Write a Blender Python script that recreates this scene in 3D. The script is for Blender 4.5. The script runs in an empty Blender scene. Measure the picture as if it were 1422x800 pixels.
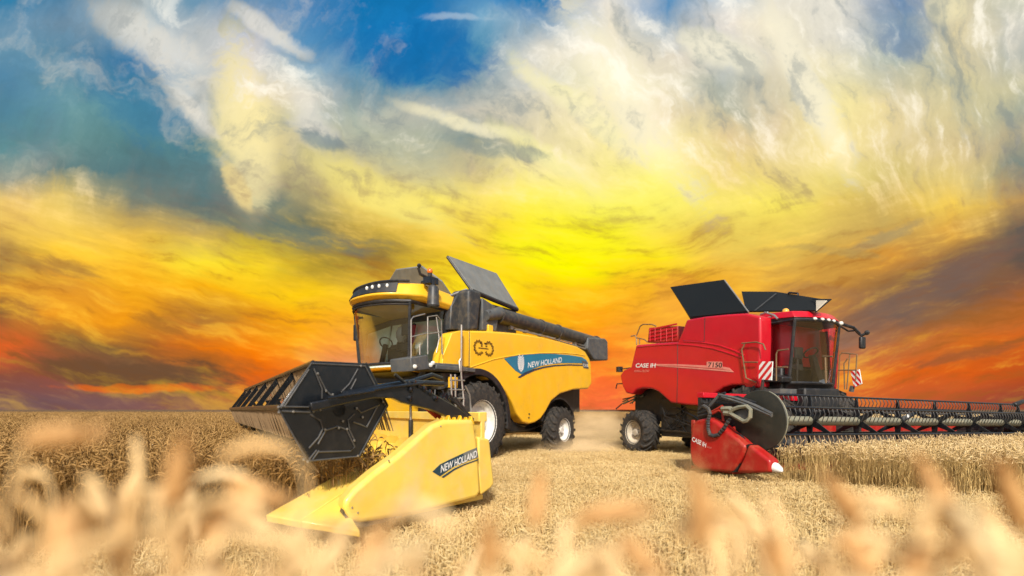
import bpy, bmesh, math, random
from mathutils import Vector, Matrix, noise as mnoise
random.seed(7)
R = math.radians
S = bpy.context.scene
COL = S.collection
# ------------------------------------------------------------------ camera
F, H, HY, CX = 720., 1.28, 569., 711.        # focal length in photo pixels, eye height, horizon row, centre column
cam = bpy.data.cameras.new('camera'); camo = bpy.data.objects.new('camera', cam); COL.objects.link(camo)
camo.location = (0, 0, H); camo.rotation_euler = (R(90), 0, 0)
cam.sensor_width = 36; cam.lens = 36*F/1422; cam.shift_y = (HY-400)/1422
cam.clip_start = .05; cam.clip_end = 6000
cam.dof.use_dof = True; cam.dof.focus_distance = 8.0; cam.dof.aperture_fstop = .74
S.camera = camo
S.render.resolution_x = 1024; S.render.resolution_y = 576
S.view_settings.view_transform = 'Standard'; S.view_settings.look = 'None'
S.view_settings.exposure = 0; S.view_settings.gamma = 1
# ------------------------------------------------------------------ sun
SUN_AZ, SUN_EL = R(181), R(36)                # behind the camera
sun = bpy.data.lights.new('sun', 'SUN'); sun.energy = 4.4; sun.angle = R(5); sun.color = (1, .93, .82)
suno = bpy.data.objects.new('sun', sun); COL.objects.link(suno)
sd = Vector((math.sin(SUN_AZ)*math.cos(SUN_EL), math.cos(SUN_AZ)*math.cos(SUN_EL), math.sin(SUN_EL)))
suno.rotation_euler = sd.to_track_quat('Z', 'Y').to_euler()

def lin(c):
    return tuple(((x/255)/12.92 if x <= 10 else ((x/255+.055)/1.055)**2.4) for x in c)

class NB:                                     # tiny node-graph builder
    def __init__(s, nt): s.nt = nt
    def n(s, t, **k):
        o = s.nt.nodes.new(t)
        for a, b in k.items(): setattr(o, a, b)
        return o
    def set(s, inp, v):
        if isinstance(v, bpy.types.NodeSocket): s.nt.links.new(v, inp)
        else: inp.default_value = v
    def m(s, op, a, b=None, c=None, clamp=False):
        o = s.n('ShaderNodeMath', operation=op, use_clamp=clamp); s.set(o.inputs[0], a)
        if b is not None: s.set(o.inputs[1], b)
        if c is not None: s.set(o.inputs[2], c)
        return o.outputs[0]
    def xyz(s, a, b, c=0.):
        o = s.n('ShaderNodeCombineXYZ'); s.set(o.inputs[0], a); s.set(o.inputs[1], b); s.set(o.inputs[2], c); return o.outputs[0]
    def noise(s, v, scale, detail=5, rough=.55, dist=0.):
        o = s.n('ShaderNodeTexNoise'); s.set(o.inputs['Vector'], v); o.inputs['Scale'].default_value = scale
        o.inputs['Detail'].default_value = detail; o.inputs['Roughness'].default_value = rough; o.inputs['Distortion'].default_value = dist
        return o.outputs
    def mix(s, f, a, b, bt='MIX'):
        o = s.n('ShaderNodeMix', data_type='RGBA', blend_type=bt); o.clamp_factor = True
        s.set(o.inputs[0], f); s.set(o.inputs[6], a if not isinstance(a, tuple) else (*a[:3], 1)); s.set(o.inputs[7], b if not isinstance(b, tuple) else (*b[:3], 1))
        return o.outputs[2]
    def mr(s, v, a, b, c=0., d=1., smooth=True):
        o = s.n('ShaderNodeMapRange'); o.interpolation_type = 'SMOOTHSTEP' if smooth else 'LINEAR'
        s.set(o.inputs[0], v)
        for i, x in enumerate((a, b, c, d)): o.inputs[1+i].default_value = x
        return o.outputs[0]
# ------------------------------------------------------------------ sunset sky
SKY_X = (0, 90, 180, 270, 350, 430, 510, 590, 670, 750, 840, 920, 1000, 1080, 1160, 1240, 1330, 1422)
SKY_Y = (0, 40, 80, 120, 160, 200, 240, 280, 320, 360, 400, 440, 480, 520, 560)
SKY = '''50,125,165 105,145,170 100,145,170 85,135,165 85,135,155 95,140,145 150,155,140 245,205,110 240,195,90 170,130,70 215,145,45 140,100,55 235,100,40 140,80,60 115,85,90
60,125,165 115,150,175 95,140,165 100,145,165 105,150,155 100,140,140 95,125,125 230,200,110 245,205,90 255,205,60 225,155,50 235,150,35 135,95,50 150,80,60 120,85,85
200,205,200 150,175,190 60,125,170 65,130,165 80,135,150 85,130,135 85,120,125 130,130,110 220,180,80 255,200,50 245,170,30 240,150,20 125,90,55 125,85,60 130,90,85
110,150,175 190,195,195 190,195,195 110,150,175 75,130,160 85,130,140 95,130,135 90,120,120 200,170,90 255,225,50 250,175,20 180,120,50 235,120,15 125,90,55 140,90,80
110,150,185 200,200,205 225,215,200 245,225,180 250,230,150 240,220,150 210,195,140 140,140,110 170,150,70 250,215,40 255,195,20 225,150,30 250,130,10 240,105,10 150,85,60
70,130,180 90,145,185 170,190,195 205,200,185 190,190,170 205,195,160 215,200,140 160,150,110 110,115,95 185,155,50 255,205,20 255,180,15 250,150,30 240,120,40 200,120,90
20,115,175 25,120,180 60,135,180 120,155,170 175,185,170 190,190,160 220,205,140 250,220,110 190,160,70 150,125,60 240,190,50 250,180,40 245,160,80 230,150,120 220,140,110
20,115,175 25,120,185 35,125,175 60,135,170 190,190,175 175,180,160 210,200,150 255,235,110 245,205,70 230,190,50 255,220,30 255,205,20 250,150,20 240,130,40 220,120,70
30,120,180 110,160,190 80,140,170 130,155,165 200,195,180 135,150,145 205,190,140 255,230,110 255,225,60 250,215,30 255,225,20 255,205,20 255,170,15 245,130,20 225,110,50
30,120,175 170,185,195 225,220,205 205,205,195 225,215,185 230,215,170 255,240,160 255,240,110 255,240,50 255,245,0 255,220,10 255,190,15 250,160,30 245,130,40 235,110,50
235,230,220 240,230,205 245,235,205 250,240,190 250,235,175 250,235,160 250,235,140 255,245,110 255,245,40 255,245,0 255,205,20 255,175,20 255,140,30 252,112,45 250,110,60
90,145,190 150,170,185 225,215,195 235,225,195 240,220,175 255,240,160 255,245,130 255,245,110 250,225,80 255,230,30 250,190,40 250,180,50 245,150,50 240,130,40 230,115,50
205,215,220 235,225,210 210,210,205 185,190,180 200,195,165 230,205,155 240,215,135 250,230,110 235,205,90 240,190,70 245,180,50 240,160,50 240,140,40 235,120,40 225,110,50
225,220,205 245,235,205 230,220,195 215,205,175 225,205,165 230,210,150 240,215,130 255,235,100 235,205,90 225,180,80 225,165,60 210,145,70 220,130,60 230,120,40 220,105,50
235,230,215 225,220,205 240,230,195 235,225,180 250,235,165 250,230,160 240,220,130 235,205,100 215,180,90 210,160,70 200,140,60 175,120,70 150,110,90 225,120,40 210,95,50
110,140,175 130,155,175 175,185,175 200,195,165 235,215,160 230,210,150 215,195,120 200,175,100 205,170,90 215,150,60 160,115,65 120,95,80 180,110,60 225,100,25 200,95,50
215,205,175 230,215,170 225,210,165 215,205,160 210,200,155 215,195,145 230,205,130 250,210,90 220,165,70 150,110,70 115,90,75 170,110,60 210,110,35 220,95,25 175,80,50
200,200,180 200,200,190 180,185,175 200,195,160 170,175,155 180,170,140 130,140,130 190,150,90 105,95,85 100,85,75 150,95,60 200,110,45 220,100,30 190,80,30 140,70,55'''
SKY = [[tuple(int(v) for v in c.split(',')) for c in row.split()] for row in SKY.split('\n')]
W = bpy.data.worlds.new('World'); S.world = W; W.use_nodes = True
W.node_tree.nodes.clear(); w = NB(W.node_tree)
tc = w.n('ShaderNodeTexCoord'); sep = w.n('ShaderNodeSeparateXYZ'); w.nt.links.new(tc.outputs['Generated'], sep.inputs[0])
yy = w.m('MAXIMUM', sep.outputs[1], .12)
u0 = w.m('DIVIDE', sep.outputs[0], yy); v0 = w.m('DIVIDE', sep.outputs[2], yy)
# wind-drawn streaks: nearly level low down, falling to the right on the left and rising on the right; steeper plumes high up
isoA = w.noise(w.xyz(u0, v0, .3), 3.4, 8, .58)
sx = w.n('ShaderNodeSeparateColor'); w.nt.links.new(isoA['Color'], sx.inputs[0])
uc = w.m('SUBTRACT', u0, .2); ab = w.m('SQRT', w.m('ADD', w.m('MULTIPLY', uc, uc), .02))
tt = w.m('SUBTRACT', v0, w.m('MULTIPLY', ab, .26))
tt = w.m('ADD', tt, w.m('MULTIPLY', sx.outputs[0], .10))
stL = w.noise(w.xyz(w.m('MULTIPLY', u0, 1.5), w.m('MULTIPLY', tt, 7.5), .7), 1.8, 10, .62)
fu = w.m('SUBTRACT', u0, 1.05); fv = w.m('ADD', v0, .20); t2 = w.m('ADD', w.m('MULTIPLY', w.m('ARCTAN2', fu, fv), .9), w.m('MULTIPLY', sx.outputs[2], .22)); s2 = w.m('SQRT', w.m('ADD', w.m('MULTIPLY', fu, fu), w.m('MULTIPLY', fv, fv)))
stH = w.noise(w.xyz(w.m('ADD', w.m('MULTIPLY', t2, 4.2), w.m('MULTIPLY', sx.outputs[1], .9)), w.m('MULTIPLY', s2, 1.9), .4), 1.7, 12, .66, .1)
hi = w.mr(v0, .26, .52)
stc = w.mix(hi, stL['Color'], stH['Color'])
sst = w.n('ShaderNodeSeparateColor'); w.nt.links.new(stc, sst.inputs[0])
low = w.mr(v0, .58, .28)
stf = sst.outputs[0]
wu = w.m('ADD', w.m('MULTIPLY', w.m('SUBTRACT', sst.outputs[0], .5), .20), w.m('MULTIPLY', w.m('SUBTRACT', sx.outputs[1], .5), .16))
wv = w.m('ADD', w.m('MULTIPLY', w.m('SUBTRACT', sst.outputs[1], .5), .15), w.m('MULTIPLY', w.m('SUBTRACT', sx.outputs[2], .5), .07))
wv = w.m('MULTIPLY', wv, w.mr(v0, 0., .25, .35, 1.))
u = w.m('ADD', u0, wu); v = w.m('ADD', v0, wv)
pos = w.m('MULTIPLY', v, F/HY)
cur = None
for i, x in enumerate(SKY_X):
    cr = w.n('ShaderNodeValToRGB'); cr.color_ramp.interpolation = 'EASE' if False else 'LINEAR'
    el = cr.color_ramp.elements
    st_ = sorted((1-y/HY, SKY[i][j]) for j, y in enumerate(SKY_Y))
    while len(el) < len(st_): el.new(.5)
    for e, (p, c) in zip(el, st_): pass
    for k, (p, c) in enumerate(st_):
        el[k].position = min(.9999, p)
    for k, (p, c) in enumerate(st_): el[k].color = (*lin(c), 1)
    w.nt.links.new(pos, cr.inputs[0])
    if cur is None: cur = cr.outputs[0]
    else:
        a, b = (SKY_X[i-1]-CX)/F, (x-CX)/F
        cur = w.mix(w.mr(u, a, b, smooth=False), cur, cr.outputs[0])
# bright wisps and plumes: soft strokes broken up by the streak noise
def stroke(x0, y0, x1, y1, wd, col, amt, wob=.10):
    global cur
    ax, ay, bx, by = (x0-CX)/F, (HY-y0)/F, (x1-CX)/F, (HY-y1)/F
    L = math.hypot(bx-ax, by-ay); ex, ey = (bx-ax)/L, (by-ay)/L
    uu = w.m('ADD', u0, w.m('MULTIPLY', w.m('SUBTRACT', sx.outputs[0], .5), wob)); vv = w.m('ADD', v0, w.m('MULTIPLY', w.m('SUBTRACT', sx.outputs[1], .5), wob))
    p = w.m('SUBTRACT', uu, (ax+bx)/2); q = w.m('SUBTRACT', vv, (ay+by)/2)
    s1 = w.m('DIVIDE', w.m('ADD', w.m('MULTIPLY', p, ex), w.m('MULTIPLY', q, ey)), L*.55)
    t1 = w.m('DIVIDE', w.m('SUBTRACT', w.m('MULTIPLY', q, ex), w.m('MULTIPLY', p, ey)), wd/F)
    d2 = w.m('ADD', w.m('MULTIPLY', s1, s1), w.m('MULTIPLY', t1, t1))
    d2 = w.m('ADD', d2, w.m('MULTIPLY', w.m('SUBTRACT', fine, .5), 6.))
    cur = w.mix(w.m('MULTIPLY', w.mr(d2, 1.3, -.1), amt), cur, lin(col))
fineL = w.noise(w.xyz(w.m('MULTIPLY', u0, 2.0), w.m('MULTIPLY', tt, 10.), .2), 2.4, 12, .68, .1)['Fac']
fineH = w.noise(w.xyz(w.m('MULTIPLY', t2, 5.5), w.m('MULTIPLY', s2, 2.0), .2), 2.6, 14, .70, .12)['Fac']
fmx = w.n('ShaderNodeMix'); w.set(fmx.inputs[0], hi); w.set(fmx.inputs[2], fineL); w.set(fmx.inputs[3], fineH); fine = fmx.outputs[0]
cream = (255, 238, 175); white = (238, 232, 218)
for a in [(480, 55, 690, 75, 42, (18, 112, 178), .85), (120, 130, 250, 190, 40, (65, 130, 165), .6), (250, 240, 420, 300, 30, (92, 122, 125), .6), (150, 20, 300, 110, 34, white, .75), (225, 90, 300, 190, 22, white, .6), (330, 60, 350, 300, 42, cream, .85), (395, 100, 450, 190, 26, white, .7),
          (295, 215, 350, 300, 12, (250, 225, 150), .85), (240, 120, 300, 190, 9, white, .6), (330, 10, 420, 70, 14, white, .7),
          (570, 135, 730, 185, 12, (250, 240, 200), .85), (440, 210, 640, 350, 26, (255, 238, 130), .6), (770, 0, 960, 260, 38, (255, 246, 214), .8),
          (700, 70, 900, 220, 17, (255, 246, 190), .75), (590, 22, 690, 30, 6, (200, 215, 225), .45), (690, 165, 850, 270, 15, (255, 246, 170), .6),
          (925, 60, 1060, 90, 26, (250, 243, 215), .8), (1060, 0, 1190, 250, 26, (255, 247, 220), .7), (1280, 20, 1340, 10, 20, (250, 238, 190), .6),
          (620, 185, 770, 218, 12, (125, 145, 148), .5), (420, 180, 470, 200, 10, (125, 145, 145), .7), (960, 110, 1050, 190, 15, (170, 175, 160), .6),
          (1215, 50, 1280, 70, 26, (120, 145, 175), .7), (250, 290, 540, 345, 22, (98, 118, 115), .75), (60, 500, 340, 548, 24, (112, 80, 55), .95), 
          (90, 535, 300, 545, 6, (240, 105, 30), .8), (0, 355, 150, 385, 14, (165, 122, 66), .6), (180, 430, 270, 470, 12, (165, 110, 45), .6), (0, 410, 60, 440, 16, (160, 115, 60), .5),
          (1170, 470, 1420, 330, 30, (122, 98, 88), .7), (1180, 345, 1290, 300, 10, (165, 150, 110), .6), (1050, 345, 1230, 352, 5, (190, 160, 90), .6), (1260, 515, 1420, 480, 8, (130, 85, 60), .5),
          (1060, 395, 1210, 410, 14, (165, 120, 80), .5), (700, 340, 830, 380, 26, (255, 252, 0), .6), (900, 420, 960, 400, 30, (255, 175, 60), .5), (860, 400, 900, 410, 10, (255, 180, 30), .4)]:
    stroke(*a)
# fine streak contrast
rd = w.n('ShaderNodeSeparateColor'); w.nt.links.new(cur, rd.inputs[0])
hiA = w.m('MULTIPLY', w.m('ADD', .30, w.m('MULTIPLY', hi, .30)), w.mr(rd.outputs[0], .08, .5))
cur = w.mix(w.m('MULTIPLY', w.mr(fine, .51, .67), hiA), cur, w.mix(low, lin((255, 248, 232)), lin((255, 206, 60))))
cur = w.mix(w.m('MULTIPLY', w.mr(fine, .48, .36), w.m('MULTIPLY', w.mr(rd.outputs[0], .05, .4), .40)), cur, w.mix(low, lin((128, 148, 158)), lin((176, 104, 40))))
cur = w.mix(w.m('MULTIPLY', w.mr(stf, .53, .70), .34), cur, w.mix(low, lin((255, 241, 215)), lin((255, 200, 50))))
cur = w.mix(w.m('MULTIPLY', w.mr(stf, .47, .3), .34), cur, w.mix(low, lin((115, 145, 160)), lin((165, 100, 45))))
mf = w.m('ADD', .58, w.m('MULTIPLY', fine, .84))
vm = w.n('ShaderNodeVectorMath', operation='SCALE'); w.set(vm.inputs[0], cur); w.set(vm.inputs[3], mf); cur = vm.outputs[0]
bgF = w.n('ShaderNodeBackground'); w.set(bgF.inputs[0], cur); bgF.inputs[1].default_value = 1.0
nis = w.n('ShaderNodeTexSky'); nis.sky_type = 'NISHITA'; nis.sun_disc = False; nis.sun_elevation = SUN_EL; nis.sun_rotation = SUN_AZ; nis.dust_density = 2.5
bgB = w.n('ShaderNodeBackground'); w.nt.links.new(nis.outputs[0], bgB.inputs[0]); bgB.inputs[1].default_value = .13
ms = w.n('ShaderNodeMixShader'); w.nt.links.new(w.mr(sep.outputs[1], .12, .42), ms.inputs[0])
w.nt.links.new(bgB.outputs[0], ms.inputs[1]); w.nt.links.new(bgF.outputs[0], ms.inputs[2])
wo = w.n('ShaderNodeOutputWorld'); w.nt.links.new(ms.outputs[0], wo.inputs[0])
W.cycles.sampling_method = 'MANUAL'; W.cycles.sample_map_resolution = 1024

# ------------------------------------------------------------------ materials
def mat(name, col, rough=.5, metal=0., var=.12, vscale=3., dust=None, dust_amt=.25, coat=0., bump=0., bscale=40., spec=.5):
    m = bpy.data.materials.new(name); m.use_nodes = True; nt = m.node_tree; b = NB(nt)
    p = nt.nodes['Principled BSDF']
    co = b.n('ShaderNodeTexCoord').outputs['Object']
    n = b.noise(co, vscale, 6, .6)['Fac']
    c = b.mix(b.mr(n, .35, .65), tuple(x*(1-var) for x in col), tuple(min(1, x*(1+var)) for x in col))
    rg = b.m('ADD', rough-.06, b.m('MULTIPLY', n, .12))
    if dust:
        n2 = b.noise(co, vscale*2.3, 9, .7)['Fac']
        c = b.mix(b.m('MULTIPLY', b.mr(n2, .42, .75), dust_amt), c, dust)
        rg = b.m('ADD', rg, b.m('MULTIPLY', b.mr(n2, .42, .75), .2))
    b.set(p.inputs['Base Color'], c); b.set(p.inputs['Roughness'], rg); p.inputs['Metallic'].default_value = metal
    p.inputs['Coat Weight'].default_value = coat; p.inputs['Coat Roughness'].default_value = .12; p.inputs['Specular IOR Level'].default_value = spec
    if bump:
        bn = b.n('ShaderNodeBump'); bn.inputs['Strength'].default_value = bump; bn.inputs['Distance'].default_value = .01
        b.set(bn.inputs['Height'], b.noise(co, bscale, 6, .6)['Fac']); nt.links.new(bn.outputs[0], p.inputs['Normal'])
    return m
DUST = (.50, .36, .18)
M = {
 'yellow': mat('yellow_paint', (.93, .52, .02), .34, var=.05, vscale=1.3, dust=DUST, dust_amt=.15, coat=.35),
 'header_yellow': mat('header_yellow_paint', (.92, .63, .10), .46, var=.07, vscale=1.6, dust=(.80, .60, .30), dust_amt=.5, coat=.2),
 'red': mat('red_paint', (.54, .003, .015), .34, var=.06, vscale=1.1, dust=(.42, .05, .04), dust_amt=.14, coat=.3),
 'header_red': mat('header_red_paint', (.40, .010, .008), .42, var=.1, vscale=1.6, dust=(.5, .22, .1), dust_amt=.3, coat=.15),
 'black': mat('black_plastic', (.015, .016, .018), .45, dust=(.16, .12, .08), dust_amt=.22, vscale=4),
 'blackmetal': mat('black_steel', (.008, .010, .013), .30, dust=(.08, .065, .05), dust_amt=.15, vscale=5, coat=.25),
 'gray': mat('grey_plastic', (.075, .082, .088), .5, dust=DUST, dust_amt=.2),
 'darkgray': mat('dark_grey_steel', (.035, .038, .042), .45, dust=DUST, dust_amt=.2),
 'rib': mat('highlight_rib', (.11, .11, .11), .32, .4, dust=(.2, .15, .1), dust_amt=.3, vscale=9),  # lighter grey stands in for silvery highlights on the ribs
 'disc': mat('dark_olive_disc', (.022, .021, .014), .55, dust=(.10, .08, .05), dust_amt=.25, vscale=2),
 'sheet': mat('pale_sheet', (.62, .55, .42), .5, var=.05),
 'cabfill': mat('pale_brightening_lining', (.55, .54, .48), .7),  # for the panel added to brighten the red cab's inside
 'lidblack': mat('black_lid_sheet', (.009, .010, .010), .6, var=.05, spec=.25, vscale=1.5),
 'lid': mat('grey_lid_sheet', (.16, .17, .17), .5, dust=DUST, dust_amt=.15),
 'steel': mat('worn_steel', (.45, .43, .40), .38, .75, dust=(.25, .18, .1), dust_amt=.5, vscale=7),
 'tube': mat('pale_painted_tube', (.21, .21, .155), .5, dust=DUST, dust_amt=.4, vscale=5),
 'tine': mat('spring_tine', (.27, .175, .09), .6, .1, dust=(.2, .14, .08), dust_amt=.5, vscale=9),
 'rubber': mat('tyre_rubber', (.022, .021, .020), .8, dust=(.16, .12, .08), dust_amt=.55, vscale=6, bump=.3),
 'rimwhite': mat('white_rim_paint', (.72, .71, .66), .45, dust=DUST, dust_amt=.35, vscale=5),
 'rimbeige': mat('silver_rim_paint', (.52, .47, .38), .45, dust=DUST, dust_amt=.5, vscale=5),
 'white': mat('white_paint', (.8, .8, .78), .4, var=.03),
 'blue': mat('blue_decal', (.006, .19, .31), .3, var=.05, coat=.3),
 'navy': mat('navy_decal', (.006, .05, .085), .3, var=.05, coat=.3),
 'reflectgray': mat('decal_reflection_grey', (.17, .18, .17), .35, var=.1),  # colour of the reflection painted on the end cover decal
 'pink': mat('pale_red_stripe', (.72, .25, .20), .4, var=.1),
 'warnred': mat('warning_red', (.62, .015, .02), .4, var=.05),
 'orange': mat('orange_lens', (.85, .16, .01), .2, var=.05, coat=.6),
 'amber': mat('amber_lens', (.9, .42, .06), .2, var=.05, coat=.6),
 'lamp': mat('lamp_lens', (.75, .75, .7), .12, var=.05, coat=.8),
 'emblem': mat('brown_emblem_ink', (.10, .045, .008), .5),
 'hose': mat('red_hose', (.40, .03, .015), .5),
 'seat': mat('seat_fabric', (.03, .032, .034), .85),
 'redseat': mat('red_curtain_fabric', (.5, .03, .03), .8),
 'interior': mat('cab_brightening_lining', (.76, .93, .90), .7),  # pale tint holds the sky light seen in the yellow cab's windscreen
 'railing': mat('rail_paint', (.22, .14, .07), .5, .2),
}
def glass(name, tint, refl):
    m = bpy.data.materials.new(name); m.use_nodes = True; nt = m.node_tree; nt.nodes.clear(); b = NB(nt)
    t = b.n('ShaderNodeBsdfTransparent'); t.inputs[0].default_value = (*tint, 1)
    g = b.n('ShaderNodeBsdfGlossy'); g.inputs[0].default_value = (.9, .95, .95, 1); g.inputs['Roughness'].default_value = .03
    fr = b.n('ShaderNodeFresnel'); fr.inputs[0].default_value = 1.5
    f = b.m('ADD', b.m('MULTIPLY', fr.outputs[0], 1.3), refl, clamp=True)
    mx = b.n('ShaderNodeMixShader'); b.set(mx.inputs[0], f); nt.links.new(t.outputs[0], mx.inputs[1]); nt.links.new(g.outputs[0], mx.inputs[2])
    o = b.n('ShaderNodeOutputMaterial'); nt.links.new(mx.outputs[0], o.inputs[0]); return m
M['glass'] = glass('green_tinted_glass', (.95, 1., .97), .06)
M['glass2'] = glass('smoky_glass', (.93, .94, .93), .03)
M['lidplastic'] = glass('translucent_cover', (.5, .5, .45), .12)

# ------------------------------------------------------------------ frames and mesh builder
class Frame:
    """a runs forward along the machine, b sideways, z up; maps to the world and to the machine's own axes"""
    def __init__(s, O, h, wd, root=None, slope=0., z0=0.):
        n = math.hypot(*h); s.h = (h[0]/n, h[1]/n); n = math.hypot(*wd); s.w = (wd[0]/n, wd[1]/n); s.O = O; s.root = root; s.slope = slope; s.z0 = z0
    def world(s, p):
        a, b, z = p
        return Vector((s.O[0]+a*s.h[0]+b*s.w[0], s.O[1]+a*s.h[1]+b*s.w[1], z+s.z0+s.slope*b))
    def U(s, px, py, b):
        r = (px-CX)/F; ox = s.O[0]+b*s.w[0]; oy = s.O[1]+b*s.w[1]
        a = (oy*r-ox)/(s.h[0]-s.h[1]*r); t = oy+a*s.h[1]
        return (a, H+(HY-py)*t/F-s.z0-s.slope*b)
    def UL(s, pts, b): return [s.U(x, y, b) for x, y in pts]

class MB:
    def __init__(s, fr): s.v = []; s.f = []; s.fr = fr
    def add(s, vs, fs):
        o = len(s.v); s.v += [tuple(p) for p in vs]; s.f += [tuple(i+o for i in f) for f in fs]; return s
    def box(s, a0, a1, b0, b1, z0, z1):
        vs = [(a, b, z) for a in (a0, a1) for b in (b0, b1) for z in (z0, z1)]
        return s.add(vs, [(0, 1, 3, 2), (4, 6, 7, 5), (0, 4, 5, 1), (2, 3, 7, 6), (0, 2, 6, 4), (1, 5, 7, 3)])
    def prism(s, poly, b0, b1):
        n = len(poly); vs = [(a, b0, z) for a, z in poly]+[(a, b1, z) for a, z in poly]
        return s.add(vs, [tuple(range(n)), tuple(range(2*n-1, n-1, -1))]+[(i, i+n, (i+1) % n+n, (i+1) % n) for i in range(n)])
    def prismz(s, poly, z0, z1, k0=1., k1=1., c=(0, 0)):
        n = len(poly); vs = [(c[0]+(a-c[0])*k0, c[1]+(b-c[1])*k0, z0) for a, b in poly]+[(c[0]+(a-c[0])*k1, c[1]+(b-c[1])*k1, z1) for a, b in poly]
        return s.add(vs, [tuple(range(n)), tuple(range(2*n-1, n-1, -1))]+[(i, i+n, (i+1) % n+n, (i+1) % n) for i in range(n)])
    def hull(s, top, bot):                       # two matching loops of 3-D points
        n = len(top)
        return s.add(list(top)+list(bot), [tuple(range(n)), tuple(range(2*n-1, n-1, -1))]+[(i, i+n, (i+1) % n+n, (i+1) % n) for i in range(n)])
    def tube(s, pts, r, n=8, closed=False):
        P = [Vector(p) for p in pts]; k = len(P); vs = []; fs = []
        rs = r if isinstance(r, (list, tuple)) else [r]*k
        up = None
        for i in range(k):
            if closed: d = (P[(i+1) % k]-P[i-1])
            else: d = (P[min(i+1, k-1)]-P[max(i-1, 0)])
            d.normalize()
            if up is None:
                up = Vector((0, 0, 1)) if abs(d.z) < .9 else Vector((0, 1, 0))
            x = d.cross(up)
            if x.length < 1e-4: x = d.cross(Vector((1, 0, 0)))
            x.normalize(); y = x.cross(d).normalized(); up = y
            for j in range(n):
                t = 2*math.pi*j/n; vs.append(P[i]+(x*math.cos(t)+y*math.sin(t))*rs[i])
        for i in range(k if closed else k-1):
            i2 = (i+1) % k
            for j in range(n): fs.append((i*n+j, i*n+(j+1) % n, i2*n+(j+1) % n, i2*n+j))
        if not closed: fs += [tuple(range(n))[::-1], tuple(range((k-1)*n, k*n))]
        return s.add(vs, fs)
    def lathe(s, a, z, prof, n=32, cap=False):   # about the sideways axis; prof of (radius, b)
        vs = []; fs = []; k = len(prof)
        for j in range(n):
            t = 2*math.pi*j/n
            for r, b in prof: vs.append((a+r*math.cos(t), b, z+r*math.sin(t)))
        for j in range(n):
            j2 = (j+1) % n
            for i in range(k-1): fs.append((j*k+i, j2*k+i, j2*k+i+1, j*k+i+1))
        if cap: fs += [tuple(j*k for j in range(n)), tuple(j*k+k-1 for j in range(n))[::-1]]
        return s.add(vs, fs)
    def ball(s, c, r, n=10, sz=1.):
        vs = []; fs = []; m = n//2+1
        for i in range(m):
            ph = math.pi*i/(m-1)
            for j in range(n):
                t = 2*math.pi*j/n; vs.append((c[0]+r*math.sin(ph)*math.cos(t), c[1]+r*math.sin(ph)*math.sin(t), c[2]+r*sz*math.cos(ph)))
        for i in range(m-1):
            for j in range(n): fs.append((i*n+j, (i+1)*n+j, (i+1)*n+(j+1) % n, i*n+(j+1) % n))
        return s.add(vs, fs)
    def build(s, name, m, parent=None, bevel=0., seg=2, smooth=35):
        fr = s.fr; root = fr.root; inv = ROOTINV[root.name]
        me = bpy.data.meshes.new(name); me.from_pydata([inv @ fr.world(p) for p in s.v], [], s.f)
        bm = bmesh.new(); bm.from_mesh(me); bmesh.ops.remove_doubles(bm, verts=bm.verts, dist=1e-5)
        bmesh.ops.recalc_face_normals(bm, faces=bm.faces); bm.to_mesh(me); bm.free()
        me.materials.append(M[m]); me.polygons.foreach_set('use_smooth', [True]*len(me.polygons)); me.set_sharp_from_angle(angle=R(smooth))
        o = bpy.data.objects.new(name, me); COL.objects.link(o); o.parent = parent or root
        if bevel:
            bv = o.modifiers.new('bevel', 'BEVEL'); bv.width = bevel; bv.segments = seg; bv.limit_method = 'ANGLE'; bv.angle_limit = R(40); bv.harden_normals = False
        return o
ROOTINV = {}
def empty(name, loc, rz, label, cat, group=None):
    o = bpy.data.objects.new(name, None); COL.objects.link(o); o.location = loc; o.rotation_euler = (0, 0, rz); o.empty_display_size = .3
    o['label'] = label; o['category'] = cat
    if group: o['group'] = group
    ROOTINV[o.name] = (Matrix.Translation(loc) @ Matrix.Rotation(rz, 4, 'Z')).inverted()
    return o
def lettering(name, txt, fr, px0, px1, b, hgt, m, parent, slant=0., bold=0.):
    """letters cut from sheet lying on the plane b, running between two traced points"""
    a0, z0 = fr.U(*px0, b); a1, z1 = fr.U(*px1, b)
    cu = bpy.data.curves.new(name, 'FONT'); cu.body = txt; cu.size = 1; cu.offset = bold; cu.extrude = 0
    t = bpy.data.objects.new('t', cu); COL.objects.link(t); bpy.context.view_layer.update()
    me = bpy.data.meshes.new_from_object(t.evaluated_get(bpy.context.evaluated_depsgraph_get())); bpy.data.objects.remove(t)
    xs = [v.co.x for v in me.vertices]; ys = [v.co.y for v in me.vertices]; x0, x1, y1 = min(xs), max(xs), max(ys)
    mb = MB(fr); vs = []
    for v in me.vertices:
        s = (v.co.x-x0)/(x1-x0)+slant*v.co.y/y1*hgt/math.hypot(a1-a0, z1-z0); q = v.co.y/y1*hgt
        vs.append((a0+(a1-a0)*s, b, z0+(z1-z0)*s+q))
    mb.add(vs, [tuple(p.vertices) for p in me.polygons]); bpy.data.meshes.remove(me)
    return mb.build(name, m, parent)

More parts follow.
